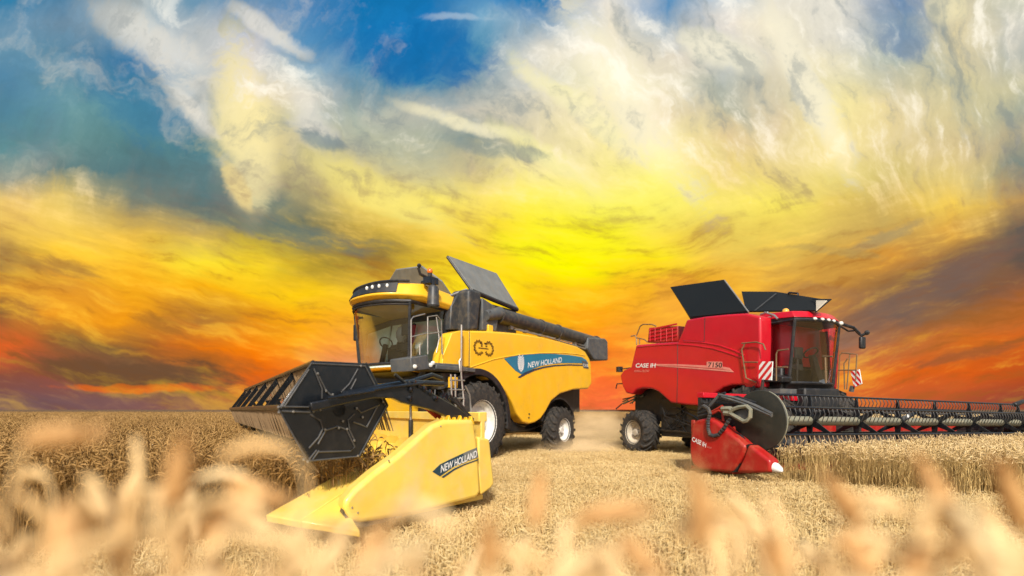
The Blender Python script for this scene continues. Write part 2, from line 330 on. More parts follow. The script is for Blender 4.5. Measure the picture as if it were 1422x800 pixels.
# ------------------------------------------------------------------ wheel
def wheel(fr, a, z, bo, width, Rt, Rr, sgn, rim, lugs=20, detail=True):
    """bo = sideways position of the outer face, sgn = direction that leads inwards"""
    B = lambda t: bo+sgn*t
    sw = .12 if width > .5 else .09
    mb = MB(fr)
    mb.lathe(a, z, [(Rr-.02, B(.05)), (Rr+.02, B(.015)), ((Rr+Rt)/2, B(0)), (Rt-.10, B(.03)), (Rt-.05, B(.07)), (Rt-.035, B(width/2)), (Rt-.05, B(width-.07)), (Rt-.10, B(width-.03)), ((Rr+Rt)/2, B(width)), (Rr+.02, B(width-.015)), (Rr-.02, B(width-.05))], 48)
    tyre = mb.build('wheel', 'rubber', fr.root)
    lg = MB(fr)
    for k in range(lugs):
        for side in (0, 1):
            t0 = 2*math.pi*(k+.5*side)/lugs
            pts = []
            for (q, dt, rad) in ((.47, 0, Rt), (.25, .16, Rt), (.04, .26, Rt-.02), (-.005, .27, Rt-.11)):
                bb = q*width if side == 0 else (1-q)*width
                pts.append((t0-dt*(.9/Rt), bb, rad))
            hw = .035/Rt*1.1
            vs = []; fs = []
            for (t, bb, rad) in pts:
                for (dt, rd) in ((-hw, -.05), (-hw*.75, 0), (hw*.75, 0), (hw, -.05)):
                    vs.append((a+(rad+rd)*math.cos(t+dt), B(bb), z+(rad+rd)*math.sin(t+dt)))
            for i in range(3):
                for j in range(4): fs.append((i*4+j, i*4+(j+1) % 4, i*4+4+(j+1) % 4, i*4+4+j))
            fs += [(0, 1, 2, 3), (15, 14, 13, 12)]
            lg.add(vs, fs)
    lg.build('tread', 'rubber', tyre, bevel=.006, seg=1)
    rm = MB(fr)
    rm.lathe(a, z, [(Rr, B(.03)), (Rr+.015, B(.02)), (Rr+.01, B(.05)), (Rr-.035, B(.07)), (Rr-.05, B(.13)), (Rr-.09, B(.16)), (Rr-.11, B(.22)), (Rr*.5, B(.20)), (Rr*.42, B(.15)), (Rr*.30, B(.15)), (Rr*.28, B(.09)), (.0, B(.085))], 40)
    rim_o = rm.build('rim', rim, tyre)
    for k in range(8):
        t = 2*math.pi*k/8; MB(fr).lathe(a+Rr*.36*math.cos(t), z+Rr*.36*math.sin(t), [(0, B(.12)), (.018, B(.12)), (.018, B(.155)), (0, B(.155))], 8).build('wheel_bolt', 'steel', tyre)
    return tyre
# ================================================================== YELLOW COMBINE
hY = (-.58, -.815); nY = (.815, -.58)
yc = empty('combine_harvester', (-1.964, 13.128, 0), math.atan2(hY[1], hY[0]),
           'yellow combine harvester with dark open tank lid and long black unloading tube, facing left', 'combine harvester')
Y = Frame((-1.964, 13.128), hY, nY, yc)
U = Y.U
# side panels (near traced shape, the same on the far side)
side_px = [(652,459),(676,459.5),(700,461),(722,463),(749,467),(776,473),(802,481),(813,488),(819,498),(821,506),(822,533),(817,540),(797,541),(778,547),(766,557),(758,572),(751,582),(743,587),(735,589),(726,586),(718,574),(711,557),(702,543),(687,531),(673,523),(664,517),(652,510)]
side = Y.UL(side_px, 1.45)
body = MB(Y).prism(side, 1.12, 1.45).build('side_panel', 'yellow', yc, bevel=.05, seg=4)
MB(Y).prism(side, -1.45, -1.12).build('side_panel', 'yellow', yc, bevel=.05, seg=3)
hood = Y.UL([(652,462),(722,465),(776,475),(802,483),(816,496),(819,533),(797,538),(652,520)], 1.4)
MB(Y).prism(hood, -1.13, 1.13).build('hood', 'yellow', yc, bevel=.03)
# front corner panel beside the cab, slightly turned in
f1 = [U(652,459.5,1.43), U(640,459,1.43), U(628,462,1.43), U(622,478,1.43), U(616,492,1.43), U(614,507,1.43), U(647,510,1.43), U(652,509,1.43)]
MB(Y).prism(f1, 1.1, 1.425).build('corner_panel', 'yellow', yc, bevel=.02, seg=3)
# raised crease running up to the decal
cre = MB(Y); cr = [(*U(x, y, 1.455),) for x, y in [(654,510),(668,505),(684,499.5),(700,496),(722,492.5),(750,490.5),(780,490),(800,491.5),(812,494)]]
cre.tube([(a, 1.45, z) for a, z in cr], .016, 6); cre.build('crease', 'yellow', body)
seam = MB(Y)
for pts in ([(652,459.5),(651.5,509)], ):
    q = [U(x, y, 1.452) for x, y in pts]; seam.tube([(a, 1.452, z) for a, z in q], .009, 5)
seam.build('panel_gap', 'black', body)
for (x, y) in ((734.5, 575), (734, 580)):
    a, z = U(x, y, 1.45); MB(Y).lathe(a, z, [(0, 1.44), (.022, 1.44), (.022, 1.47), (0, 1.47)], 10).build('latch', 'black', body)
# decal band
dec = [(700,498),(712,495),(730,492.3),(750,491.3),(770,491.5),(790,493),(808,496),(814,500),(817,505),(800,504.3),(780,504.3),(765,505.5),(750,508.5),(738,513),(731,519),(724,519.5),(716,515)]
d1 = Y.UL(dec, 1.456); dcl = MB(Y).prism(d1, 1.451, 1.458).build('decal', 'blue', body)
sw = [(719,524),(728,517.5),(740,512.8),(755,509),(770,506.7),(790,505.8),(814,506.6),(814,508.2),(790,507.6),(770,508.7),(755,511.2),(742,515),(730,520.5),(722,525)]
MB(Y).prism(Y.UL(sw, 1.456), 1.451, 1.459).build('decal_stripe', 'navy', body)
lettering('brand_lettering', 'NEW HOLLAND', Y, (733,511), (780,503), 1.4625, .15, 'white', body, slant=.12, bold=.008)
MB(Y).prism(Y.UL([(808,500.5),(815,502),(818,512),(811,511)], 1.47), 1.4595, 1.463).build('model_badge', 'gray', body)
lettering('model_lettering', 'CX5', Y, (809.5,508.5), (816.5,509.5), 1.467, .08, 'white', body, bold=.01)
# leaf logo: an oval of slanted blades
lf = MB(Y); ca, cz = U(723.5, 505, 1.462)
for sgn in (-1, 1):
    for k in range(7):
        z0 = cz-.20+k*.058; x1 = .15*math.sqrt(max(.06, 1-((z0+.045-cz)/.25)**2))
        lf.add([(ca-sgn*.004*1, 1.462, z0-.02), (ca-sgn*x1, 1.462, z0+.065), (ca-sgn*x1, 1.462, z0+.108), (ca-sgn*.004, 1.462, z0+.026)], [(0, 1, 2, 3)])
lf.build('leaf_logo', 'white', body)
# brown wreath-like emblem made of two open rings of leaves
em = MB(Y)
for (cx_, cy_, t0, t1) in ((665, 482.8, 40, 320), (679, 484.5, -140, 140)):
    ca, cz = U(cx_, cy_, 1.457)
    for k in range(20):
        t = R(t0+(t1-t0)*k/19); r0 = .155+.02*(k % 2)
        for rr_, s_ in ((r0, .026), (r0-.035, .017)):
            a = ca-rr_*math.cos(t)*1.05; z = cz+rr_*math.sin(t)
            em.add([(a-s_, 1.457, z), (a, 1.457, z-s_), (a+s_, 1.457, z), (a, 1.457, z+s_)], [(0, 1, 2, 3)])
for (x, y, w_, h_) in ((668,476.5,.05,.03),(674,477,.05,.03),(668,483.5,.10,.022),(675,484.3,.10,.022),(669,480.5,.035,.03),(675.5,481,.035,.03)):
    a, z = U(x, y, 1.457); em.add([(a-w_, 1.457, z-h_/2), (a+w_, 1.457, z-h_/2), (a+w_*.9, 1.457, z+h_/2), (a-w_*.9, 1.457, z+h_/2)], [(0, 1, 2, 3)])
em.build('wreath_emblem', 'emblem', body)
# chassis, arches, axle
ch = MB(Y); ch.box(-5.5, 1.3, -1.0, 1.0, .95, 2.2); ch.box(-4.6, .2, -.7, .7, .62, 1.0); ch.box(-6.0, -4.4, -.95, .95, 1.2, 2.0)
ch.build('chassis', 'black', yc, bevel=.03)
ax = MB(Y); ax.tube([(0, -1.3, .97), (0, 1.3, .97)], .17, 14); ax.tube([(-3.86, -1.3, .69), (-3.86, 1.3, .69)], .11, 12); ax.box(-4.05, -3.67, -.9, .9, .62, .85)
ax.tube([(-1, 1.05, .8), (-1.8, 1.12, .7), (-2.7, 1.1, .72), (-3.4, 1.0, .8)], .03, 8); ax.tube([(-2.6, 1.2, 1.0), (-2.3, 1.22, .82), (-1.9, 1.2, .9)], .022, 8)
ax.box(-2.4, -1.1, .75, 1.15, .70, 1.0)
ax.build('axle', 'blackmetal', yc, bevel=.01)
fen = MB(Y)
N = 20; top = []; bot = []
for k in range(N+1):
    t = R(150-150*k/N-10); top.append((1.28*math.cos(math.pi-t-.0), 1.28*math.sin(t))); bot.append((1.12*math.cos(math.pi-t), 1.12*math.sin(t)))
poly = [(-.0-1*p[0]*-1, .98+p[1]) for p in top]+[(p[0], .98+p[1]) for p in bot[::-1]]
fen.prism(poly, .98, 1.47); fen.build('fender', 'black', yc, bevel=.02)
fen = MB(Y); top = []; bot = []
for k in range(13):
    t = R(165-150*k/12); top.append((-3.86+1.0*math.cos(t), .72+.93*math.sin(t))); bot.append((-3.86+.95*math.cos(t), .72+.88*math.sin(t)))
fen.prism(top+bot[::-1], .9, 1.4); fen.build('fender', 'black', yc)
wheel(Y, 0, .98, 1.6, .72, .98, .52, -1, 'rimwhite', 22)
wheel(Y, 0, .98, -1.6, .72, .98, .52, 1, 'rimwhite', 22)
wheel(Y, -3.86, .68, 1.6, .50, .69, .33, -1, 'rimwhite', 18)
wheel(Y, -3.86, .68, -1.6, .50, .69, .33, 1, 'rimwhite', 18)
# grain tank
gt = MB(Y); gt.box(-1.9, .32, -1.30, 1.22, 3.0, 3.95)
gt.build('grain_tank', 'darkgray', yc, bevel=.04)
p = [U(651,459,1.42), U(651,403,1.42), U(654,401,1.42), U(668,405,1.42), U(669,410,1.42), U(664,459,1.42)]
MB(Y).prism(p, .85, 1.42).build('tank_post', 'darkgray', yc, bevel=.06, seg=3)
p = [U(670,459,1.35), U(670,413,1.35), U(688,425,1.35), U(694,435,1.35), U(690,461,1.35)]
MB(Y).prism(p, .9, 1.35).build('auger_housing', 'gray', yc, bevel=.04, seg=3)
pts = [(*U(676,436,1.37),), (*U(683,432,1.37),)]
el = MB(Y); a0, z0 = U(672,437,1.3); a1, z1 = U(694,435,1.3)
el.tube([(a0, 1.34, z0-.03), (a1, 1.3, z1)], [.13, .17], 14); el.lathe(U(678,434,1.4)[0], U(678,434,1.4)[1], [(0, 1.38), (.05, 1.38), (.05, 1.46), (0, 1.46)], 10)
el.build('elbow', 'gray', yc, bevel=.006)
a0, z0 = U(692,437,1.25); a1, z1 = U(829,475,1.25)
ug = MB(Y).tube([(a0, 1.25, z0-.02), (a1, 1.25, z1-.03)], [.20, .185], 24).build('unloading_tube', 'darkgray', yc)
for f in (.0, .35, .52, .98):
    c = (a0+(a1-a0)*f, 1.25, z0+(z1-z0)*f-.02); d = .03
    MB(Y).tube([(c[0]+d, 1.25, c[2]), (c[0]-d, 1.25, c[2])], .215, 24).build('tube_band', 'darkgray', ug)
sp = [(816,468.5),(840,470),(843.5,474),(844,500.5),(833,501),(824,499.5),(815.5,484)]
MB(Y).prism(Y.UL(sp, 1.45), 1.02, 1.47).build('spout', 'gray', ug, bevel=.05, seg=3)
cl = MB(Y)
for px in (705, 722, 740, 765, 790):
    f = (px-692)/137; a = a0+(a1-a0)*f; z = z0+(z1-z0)*f
    cl.tube([(a, 1.25, z-.22), (a-.5, 1.36, z-.29), (a-.8, 1.30, z-.25)], .018, 6); cl.box(a-.06, a+.06, 1.2, 1.3, z-.3, z-.18)
cl.tube([(a0-.5, 1.42, z0-.33), (a0-2.2, 1.45, z0-.36), (a1+1.2, 1.42, z1-.36)], .02, 6)
cl.build('work_rail', 'steel', ug)
a, z = U(680.5, 460, 1.38); MB(Y).box(a-.1, a+.08, 1.25, 1.40, z-.05, z+.15).build('tube_rest', 'yellow', yc, bevel=.01)
# open lids: hinged along the tank edges
def plate(fr, pts, th, name, m, parent, bevel=.01):
    P = [Vector(p) for p in pts]; n = (P[1]-P[0]).cross(P[2]-P[0]).normalized()*th
    return MB(fr).hull(P, [p+n for p in P]).build(name, m, parent, bevel=bevel)
L = [(*U(655,404,1.25)[:1], 1.25, U(655,404,1.25)[1]), (U(718,430,1.25)[0], 1.25, U(718,430,1.25)[1]), (U(688,381,.7)[0], .7, U(688,381,.7)[1]), (U(621,357,.7)[0], .7, U(621,357,.7)[1])]
lid = plate(Y, L, .05, 'tank_lid', 'lid', yc)
rim = MB(Y); rim.tube([Vector(L[3])+Vector((0, .01, 0)), Vector(L[2])+Vector((0, .01, 0)), Vector(L[1])+Vector((0, .02, 0))], .035, 8); rim.tube([L[0], L[1]], .06, 8); rim.tube([L[3], L[0]], .03, 8)
rim.build('lid_edge', 'black', lid)
L2 = [(.30, -1.3, 3.95), (.30, .9, 3.98), (.62, .85, 4.30), (.72, .3, 4.72), (.72, -.6, 4.78), (.66, -1.2, 4.30)]
lid2 = plate(Y, L2, .04, 'tank_lid', 'lid', yc)
st2 = MB(Y); st2.tube([(.60, .95, 3.9), (.1, 1.15, 4.15)], .03, 6); st2.tube([(.62, .8, 3.78), (.0, 1.05, 4.02)], .025, 6); st2.build('lid_strut', 'steel', lid2)
MB(Y).prism([U(625,458,1.1), U(627,425,1.1), U(636,408,1.1), U(651,404,1.1), U(652,458,1.1)], -1.1, 1.1).build('tank_front', 'darkgray', yc, bevel=.03)
# ---- cab
def cabloop(z, kw, rear, front, bulge, n=9):
    pts = [(rear, -.95*kw, z)]
    for k in range(n+1):
        t = math.pi*(k/n-.5); b = .95*kw*math.sin(t) if 0 else .95*kw*(2*k/n-1)
        pts.append((front+bulge*(1-abs(2*k/n-1)**2.4), b, z))
    pts.append((rear, .95*kw, z)); return pts
zt, zb = 3.62, 2.30
T = cabloop(zt, .98, .42, 1.72, .42); B_ = cabloop(zb, .88, .80, 1.66, .20)
gl = MB(Y); n = len(T)
gl.add(T+B_, [(i, i+1, i+1+n, i+n) for i in range(n-1)]); cabin = MB(Y)
cabin.hull([(.40, -.9, 3.6), (.40, .9, 3.6), (.55, .9, 3.6), (.55, -.9, 3.6)], [(.78, -.80, 2.3), (.78, .80, 2.3), (.9, .80, 2.3), (.9, -.80, 2.3)])
cabin.prismz([(p[0], p[1]) for p in B_], 2.22, 2.32)
cabin = cabin.build('cab', 'interior', yc, bevel=.01)
gl.build('cab_glass', 'glass', cabin)
fr_ = MB(Y)
fr_.tube([T[-2], B_[-2]], .035, 8); fr_.tube([T[1], B_[1]], .035, 8); fr_.tube([T[-1], B_[-1]], .055, 8); fr_.tube([T[0], B_[0]], .055, 8)
fr_.tube(T, .045, 8); fr_.tube(B_, .035, 8); fr_.tube([(p[0]+.02, p[1]*1.01, p[2]-.07) for p in T[1:-1]], .018, 6)
fr_.hull([(.38, .90, 3.65), (.56, .95, 3.65), (.60, .96, 3.65), (.38, .99, 3.65)], [(.76, .80, 2.3), (.84, .84, 2.3), (.86, .86, 2.3), (.76, .90, 2.3)])
fr_.build('cab_frame', 'black', cabin)
# roof: yellow shell with dark light band
def roofloop(z, k, front, rear=.30):
    pts = [(rear, -1.05*k, z)]
    for i in range(15):
        q = 2*i/14-1; pts.append((front*(1-.34*abs(q)**2.6)+.62*(1-1), 1.08*k*q, z))
    pts.append((rear, 1.05*k, z)); return pts
rb, rm_, rt_ = roofloop(3.66, .96, 2.14), roofloop(3.76, 1.02, 2.30), roofloop(4.04, .95, 2.16)
rc = roofloop(4.13, .5, 1.5)
def tilt(L, k): return [(a, b, z-k*(1-b)*.5-max(0, .9-a)*.12) for a, b, z in L]
rb, rm_, rt_, rc = tilt(rb, .05), tilt(rm_, .06), tilt(rt_, .17), tilt(rc, .13)
rf = MB(Y); n = len(rb)
rf.add(rb+rm_+rt_+rc, [tuple(range(n))]+[(i, (i+1) % n, (i+1) % n+n, i+n) for i in range(n)]+[(i+n, (i+1) % n+n, (i+1) % n+2*n, i+2*n) for i in range(n)]+[(i+2*n, (i+1) % n+2*n, (i+1) % n+3*n, i+3*n) for i in range(n)]+[tuple(range(4*n-1, 3*n-1, -1))])
roof = rf.build('cab_roof', 'yellow', cabin, bevel=.03, seg=3)
# the dark light band wraps the front of the roof
bl, bh = [], []
def bandpt(i, f, push):
    a = Vector(rm_[i]); c = Vector(rt_[i]); q = a.lerp(c, f); d = Vector((1, q.y*.25, .5)).normalized(); return tuple(q+d*push)
idx = list(range(2, 14))
b1 = [bandpt(i, .14, .02) for i in idx]; b2 = [bandpt(i, .99, .03) for i in idx]; b1b = [bandpt(i, .14, -.05) for i in idx]; b2b = [bandpt(i, .99, -.05) for i in idx]
k = len(idx); bd = MB(Y)
bd.add(b1+b2+b1b+b2b, [(i, i+1, i+1+k, i+k) for i in range(k-1)]+[(i+k, i+1+k, i+1+3*k, i+3*k) for i in range(k-1)]+[(i, i+1, i+1+2*k, i+2*k) for i in range(k-1)])
bd.build('light_band', 'black', cabin)
for i in (9, 10, 11, 12):
    q = Vector(bandpt(i, .66, .04)); MB(Y).ball(q, .036, 10, 1.3).build('work_light', 'lamp', cabin)
rfr = MB(Y); rfr.tube([(p[0]*1.0+.02, p[1]*1.01, p[2]+.04) for p in rt_[2:15]], .03, 6)
rfr.build('roof_lip', 'black', cabin)
MB(Y).lathe(1.15, 3.92, [(0, 1.0), (.05, 1.02), (.085, 1.09), (.05, 1.075), (0, 1.07)], 14).build('roof_vent', 'black', cabin)
# yellow chin and platform
chin = MB(Y); c1 = cabloop(2.30, .90, .9, 1.66, .24); c2 = cabloop(2.12, .86, .7, 1.45, .12)
chin.hull(c1, c2).build('cab_floor', 'yellow', cabin, bevel=.02)
MB(Y).hull(cabloop(2.12, .80, .6, 1.5, .2), cabloop(1.98, .72, .6, 1.1, .1)).build('cab_underside', 'black', cabin)
# interior
si = MB(Y); si.box(.85, 1.3, -.3, .25, 2.32, 2.75); si.hull([(.95, -.27, 2.75), (1.1, -.27, 2.75), (1.1, .22, 2.75), (.95, .22, 2.75)], [(.75, -.22, 3.35), (.86, -.22, 3.35), (.86, .17, 3.35), (.75, .17, 3.35)])
seat = si.build('driver_seat', 'seat', cabin, bevel=.06, seg=3)
co = MB(Y); co.tube([(1.62, -.1, 2.32), (1.50, -.1, 2.78)], .06, 10); co.tube([(1.49+.15*math.cos(t)*.5, -.1+.2*math.sin(t), 2.82+.12*math.cos(t)) for t in [2*math.pi*k/14 for k in range(14)]], .018, 6, closed=True)
co.hull([(1.2, .3, 2.6), (1.75, .3, 2.6), (1.75, .52, 2.6), (1.2, .52, 2.6)], [(1.15, .3, 2.82), (1.7, .3, 2.72), (1.7, .52, 2.72), (1.15, .52, 2.82)])
co.box(1.45, 1.5, .42, .72, 2.95, 3.2); co.tube([(1.5, .5, 2.7), (1.47, .56, 3.0)], .02, 6)
co.build('steering_console', 'seat', cabin, bevel=.01)
jk = MB(Y); jk.ball((1.22, .12, 3.02), .13, 10, 1.6); jk.build('seat_cover', 'lid', cabin)
# platform with guard rails beside the cab
pf = MB(Y); pf.box(.25, 1.55, .96, 1.55, 2.14, 2.24)
q = [U(569,497,1.5), U(593,493,1.5), U(596,513,1.5), U(571,516,1.5)]
pf.prism(q, .9, 1.52); q = [U(594,503,1.5), U(640,506,1.5), U(652,514,1.5), U(650,518,1.5), U(596,514,1.5)]; pf.prism(q, .98, 1.5)
plat = pf.build('platform', 'gray', yc, bevel=.02)
for x, y in ((577, 509), (599, 507), (602, 504)):
    a, z = U(x, y, 1.55); MB(Y).ball((a, 1.53, z), .05, 8).build('side_light', 'lamp', plat)
def rail(fr, lines, b, r, name, m, parent):
    mb = MB(fr)
    for ln in lines:
        q = [fr.U(x, y, b) for x, y in ln]; mb.tube([(a, b, z) for a, z in q], r, 6)
    return mb.build(name, m, parent)
rail(Y, [[(571,503),(571,444),(574,440),(590,436)],[(571,468),(592,463)],[(594,492),(594,440)],[(594,440),(607,438),(613,446),(614,492)],[(594,464),(613,461)],[(583,493),(583,478)],[(606,490),(610,470),(606,440)]], 1.48, .014, 'guard_rail', 'steel', plat)
rail(Y, [[(641,451),(640.5,520),(644,555),(643,581)],[(639,516),(638,502),(640,498)],[(646,536),(652,548),(654,570),(652,580)]], 1.6, .022, 'grab_rail', 'steel', plat)
# ladder and clutter ahead of the front wheel
ld = MB(Y)
for (x0, y0, x1, y1) in ((626,520,628,566),(632,520,633,566)):
    p0, p1 = U(x0, y0, 1.6), U(x1, y1, 1.6); ld.tube([(p0[0], 1.6, p0[1]), (p1[0], 1.6, p1[1])], .022, 6)
for y in (528, 541, 553, 563):
    p0, p1 = U(625, y, 1.6), U(645, y+.5, 1.6); ld.tube([(p0[0], 1.6, p0[1]), (p1[0], 1.6, p1[1])], .018, 6)
ld.build('ladder', 'steel', plat)
bx = MB(Y); q = [U(610,518,1.3), U(625,518,1.3), U(625,536,1.3), U(612,541,1.3)]; bx.prism(q, .9, 1.35); q = [U(625,518,1.4), U(645,520,1.4), U(645,560,1.4), U(627,560,1.4)]; bx.prism(q, .8, 1.35)
bx.build('step_box', 'darkgray', plat, bevel=.01)
q = U(636, 531, 1.6); MB(Y).box(q[0]-.11, q[0]+.11, 1.40, 1.5, q[1]-.12, q[1]+.12).build('sticker_box', 'yellow', plat, bevel=.01)
hs = MB(Y)
for k in range(9):
    x = 614+random.random()*26; q0 = U(x, 540+random.random()*8, 1.5); q1 = U(x+random.uniform(-8, 8), 575+random.random()*8, 1.5)
    b = random.uniform(1.15, 1.5); hs.tube([(q0[0], b, q0[1]), ((q0[0]+q1[0])/2+random.uniform(-.1, .15), b+.05, (q0[1]+q1[1])/2), (q1[0], b, q1[1])], .02, 6)
hs.lathe(*U(622, 553, 1.45), [(0, 1.3), (.12, 1.3), (.12, 1.38), (0, 1.38)], 14); hs.lathe(*U(630, 560, 1.45), [(0, 1.3), (.09, 1.3), (.09, 1.40), (0, 1.40)], 14)
hs.build('hydraulic_hoses', 'blackmetal', yc)
# feeder house
fh = MB(Y); fh.hull([(1.2, -.75, 1.95), (1.2, .75, 1.95), (1.2, .75, 1.2), (1.2, -.75, 1.2)], [(2.9, -.85, 1.25), (2.9, .75, 1.25), (2.9, .75, .4), (2.9, -.85, .4)])
fh.build('feeder_house', 'yellow', yc, bevel=.03)
# beacon, mirror
bc = MB(Y); a, z = U(597,386,1.0); bc.tube([(a, 1.0, z), (a, 1.0, z+.12)], .05, 8); bc.tube([(a+.05, 1.0, z-.02), (a+.3, 1.0, z+.02), (a+.35, 1.0, z+.15)], .035, 6); bc.ball((a+.33, 1.0, z+.2), .05, 8)
bc.build('beacon_bracket', 'black', cabin)
MB(Y).ball((a, 1.0, z+.15), .065, 12, 1.1).build('beacon', 'orange', cabin)
mr = MB(Y); a, z = U(600,393,1.25); mr.tube([(a, .95, z+.05), (a+.02, 1.28, z+.0)], .045, 8); mr.tube([(a, 1.28, z+.05), (a, 1.28, z-.2)], .05, 8); mr.box(a-.15, a+.12, 1.1, 1.3, z-.02, z+.12)
mr.build('mirror_arm', 'blackmetal', cabin)
mi = MB(Y); mi.tube([(a, 1.30, z-.09), (a+.01, 1.30, z-.13), (a+.03, 1.31, z-.42), (a+.03, 1.31, z-.50), (a+.03, 1.31, z-.54)], [.10, .12, .125, .14, .12], 16)
mi.build('mirror', 'darkgray', cabin)
mf_ = MB(Y); mf_.tube([(1.45, -.98, 3.5), (1.5, -1.12, 3.5), (1.5, -1.14, 3.3)], .03, 6); mf_.build('mirror_arm', 'black', cabin)
MB(Y).prismz([(1.47, -1.24), (1.54, -1.24), (1.54, -1.06), (1.47, -1.06)], 2.95, 3.35).build('mirror', 'blackmetal', cabin, bevel=.03)
MB(Y).ball((1.5, -1.12, 3.5), .06, 8).build('side_light', 'orange', cabin)

# ---- header, set across in front of the machine
wY = (-.522, .853)
HF = Frame((-.38, 6.3), hY, wY, yc)
UH = HF.U; LW = 7.7
back = MB(HF)
back.box(-.16, -.08, .1, LW, .35, 1.15); back.box(-.2, -.04, .1, LW, 1.13, 1.25); back.box(-.12, 1.25, .1, LW, .16, .22); back.hull([(-.1, .1, .6), (-.05, .1, .6), (.05, .1, .22), (-.1, .1, .22)], [(-.1, LW, .6), (-.05, LW, .6), (.05, LW, .22), (-.1, LW, .22)])
back.box(-.30, -.16, .1, LW, .45, .58)
header = back.build('header', 'header_yellow', yc, bevel=.01)
au = MB(HF); au.tube([(.42, .15, .58), (.42, LW-.1, .58)], .19, 20)
for k in range(int(LW/.035)):
    b = .2+k*.035; t = b*2*math.pi/.55*(1 if b < LW/2 else -1); t2 = (b+.035)*2*math.pi/.55*(1 if b < LW/2 else -1)
    if b > LW-.2: break
    P = lambda r, t, b: (.42+r*math.cos(t), b, .58+r*math.sin(t))
    au.add([P(.18, t, b), P(.31, t, b), P(.31, t2, b+.035), P(.18, t2, b+.035)], [(0, 1, 2, 3)])
au.build('auger', 'header_yellow', header)
kn = MB(HF); kn.box(1.22, 1.3, .1, LW, .16, .2)
for k in range(int(LW/.09)): kn.add([(1.28, .12+k*.09, .18), (1.28, .17+k*.09, .18), (1.42, .145+k*.09, .17)], [(0, 1, 2)])
kn.build('cutter_bar', 'steel', header)
# end cover
cov = [(616.5,583),(658,583),(661,600),(663,612.5),(666,650),(668,684),(662,692),(640,698),(600,708),(560,717),(525,723.5),(500,727),(489,723),(481,714),(477.5,705),(479,695),(492,679),(519,656),(552,632),(585,603),(600,590)]
c_ = HF.UL(cov, -.1)
cover = MB(HF).prism(c_, -.10, .16).build('end_cover', 'header_yellow', header, bevel=.05, seg=4)
MB(HF).prism(HF.UL([(663,606),(679,610),(682,640),(685.5,672),(680,679),(667,688),(663,650)], -.02), -.04, .16).build('rear_cover', 'header_yellow', header, bevel=.03, seg=3)
MB(HF).prism(HF.UL([(474,712),(479,690),(492,675),(519,652),(552,628),(585,599),(560,640),(510,700),(540,722),(500,731),(484,728)], .0), -.05, .06).build('cover_gap', 'darkgray', header)
tm = MB(HF)
for k, (x, y) in enumerate([(614,584),(622,583),(630,583),(638,583),(646,583),(653,584)]):
    a, z = UH(x, y, 0); tm.prism([(a+.055, z-.05), (a, z+.035+.02*(k % 2)), (a-.055, z-.05)], -.05, .05)
tm.build('crop_comb', 'yellow', header, bevel=.01)
# decal on the cover
dk = [(600.6,655),(611,645),(625,638),(640,631),(652,625.5),(662.5,621.5),(663.5,628),(664.5,635),(645,641.5),(630,648),(611,661.5)]
MB(HF).prism(HF.UL(dk, -.105), -.106, -.101).build('decal', 'navy', header)
MB(HF).prism(HF.UL([(643.5,629.6),(652,625.5),(662.5,621.5),(663.5,628),(664.5,635),(645,641.5)], -.108), -.1085, -.1062).build('decal_reflection', 'reflectgray', header)  # grey reflection painted over the decal's rear half
MB(HF).prism(HF.UL([(613,662.5),(630,651),(645,644.3),(664.5,637.5),(664.5,639),(645,646),(631,653),(616,663.5)], -.105), -.106, -.101).build('decal_stripe', 'navy', header)
lettering('brand_lettering', 'NEW HOLLAND', HF, (612,656.5), (662,634.3), -.1115, .078, 'white', header, slant=.1, bold=.02)
for (x, y) in ((497,712),(489,705),(612,592),(540,640)):
    a, z = UH(x, y, -.1); MB(HF).ball((a, -.1, z), .012, 6).build('bolt', 'steel', header)
# long pointed divider ahead of the cover, two folded facets with thickness
def wp(px, py, Yd): return Vector(((px-CX)/F*Yd, Yd, H+(HY-py)/F*Yd))
mi_ = lambda v: v
class WF:                                    # world-axis frame for folded sheet work
    def __init__(s, root): s.root = root
    def world(s, p): return Vector(p)
WW = WF(yc)
tip = wp(369, 715, 4.72); fb = wp(416, 723.5, 4.45); fr2 = wp(500, 737, 4.55); gr = wp(515, 658, 5.35); up_ = wp(486, 649, 5.55); up2 = wp(516, 651, 5.6); bk = wp(552, 630, 5.9); lo = wp(478, 700, 4.85)
dn = Vector((0, .02, -.07))
def sheet(P, name, d=dn):
    return MB(WW).hull(P, [p+d for p in P]).build(name, 'header_yellow', header, bevel=.012)
sheet([tip, fb, gr, up2, up_], 'divider_point'); sheet([fb+Vector((.01, -.004, .002)), fr2, lo, gr+Vector((.01, 0, -.004))], 'divider_point')
sheet([gr+Vector((0, .01, .01)), lo+Vector((0, .02, .01)), wp(500, 672, 5.05), wp(519, 654, 5.5), bk, up2], 'divider_throat')
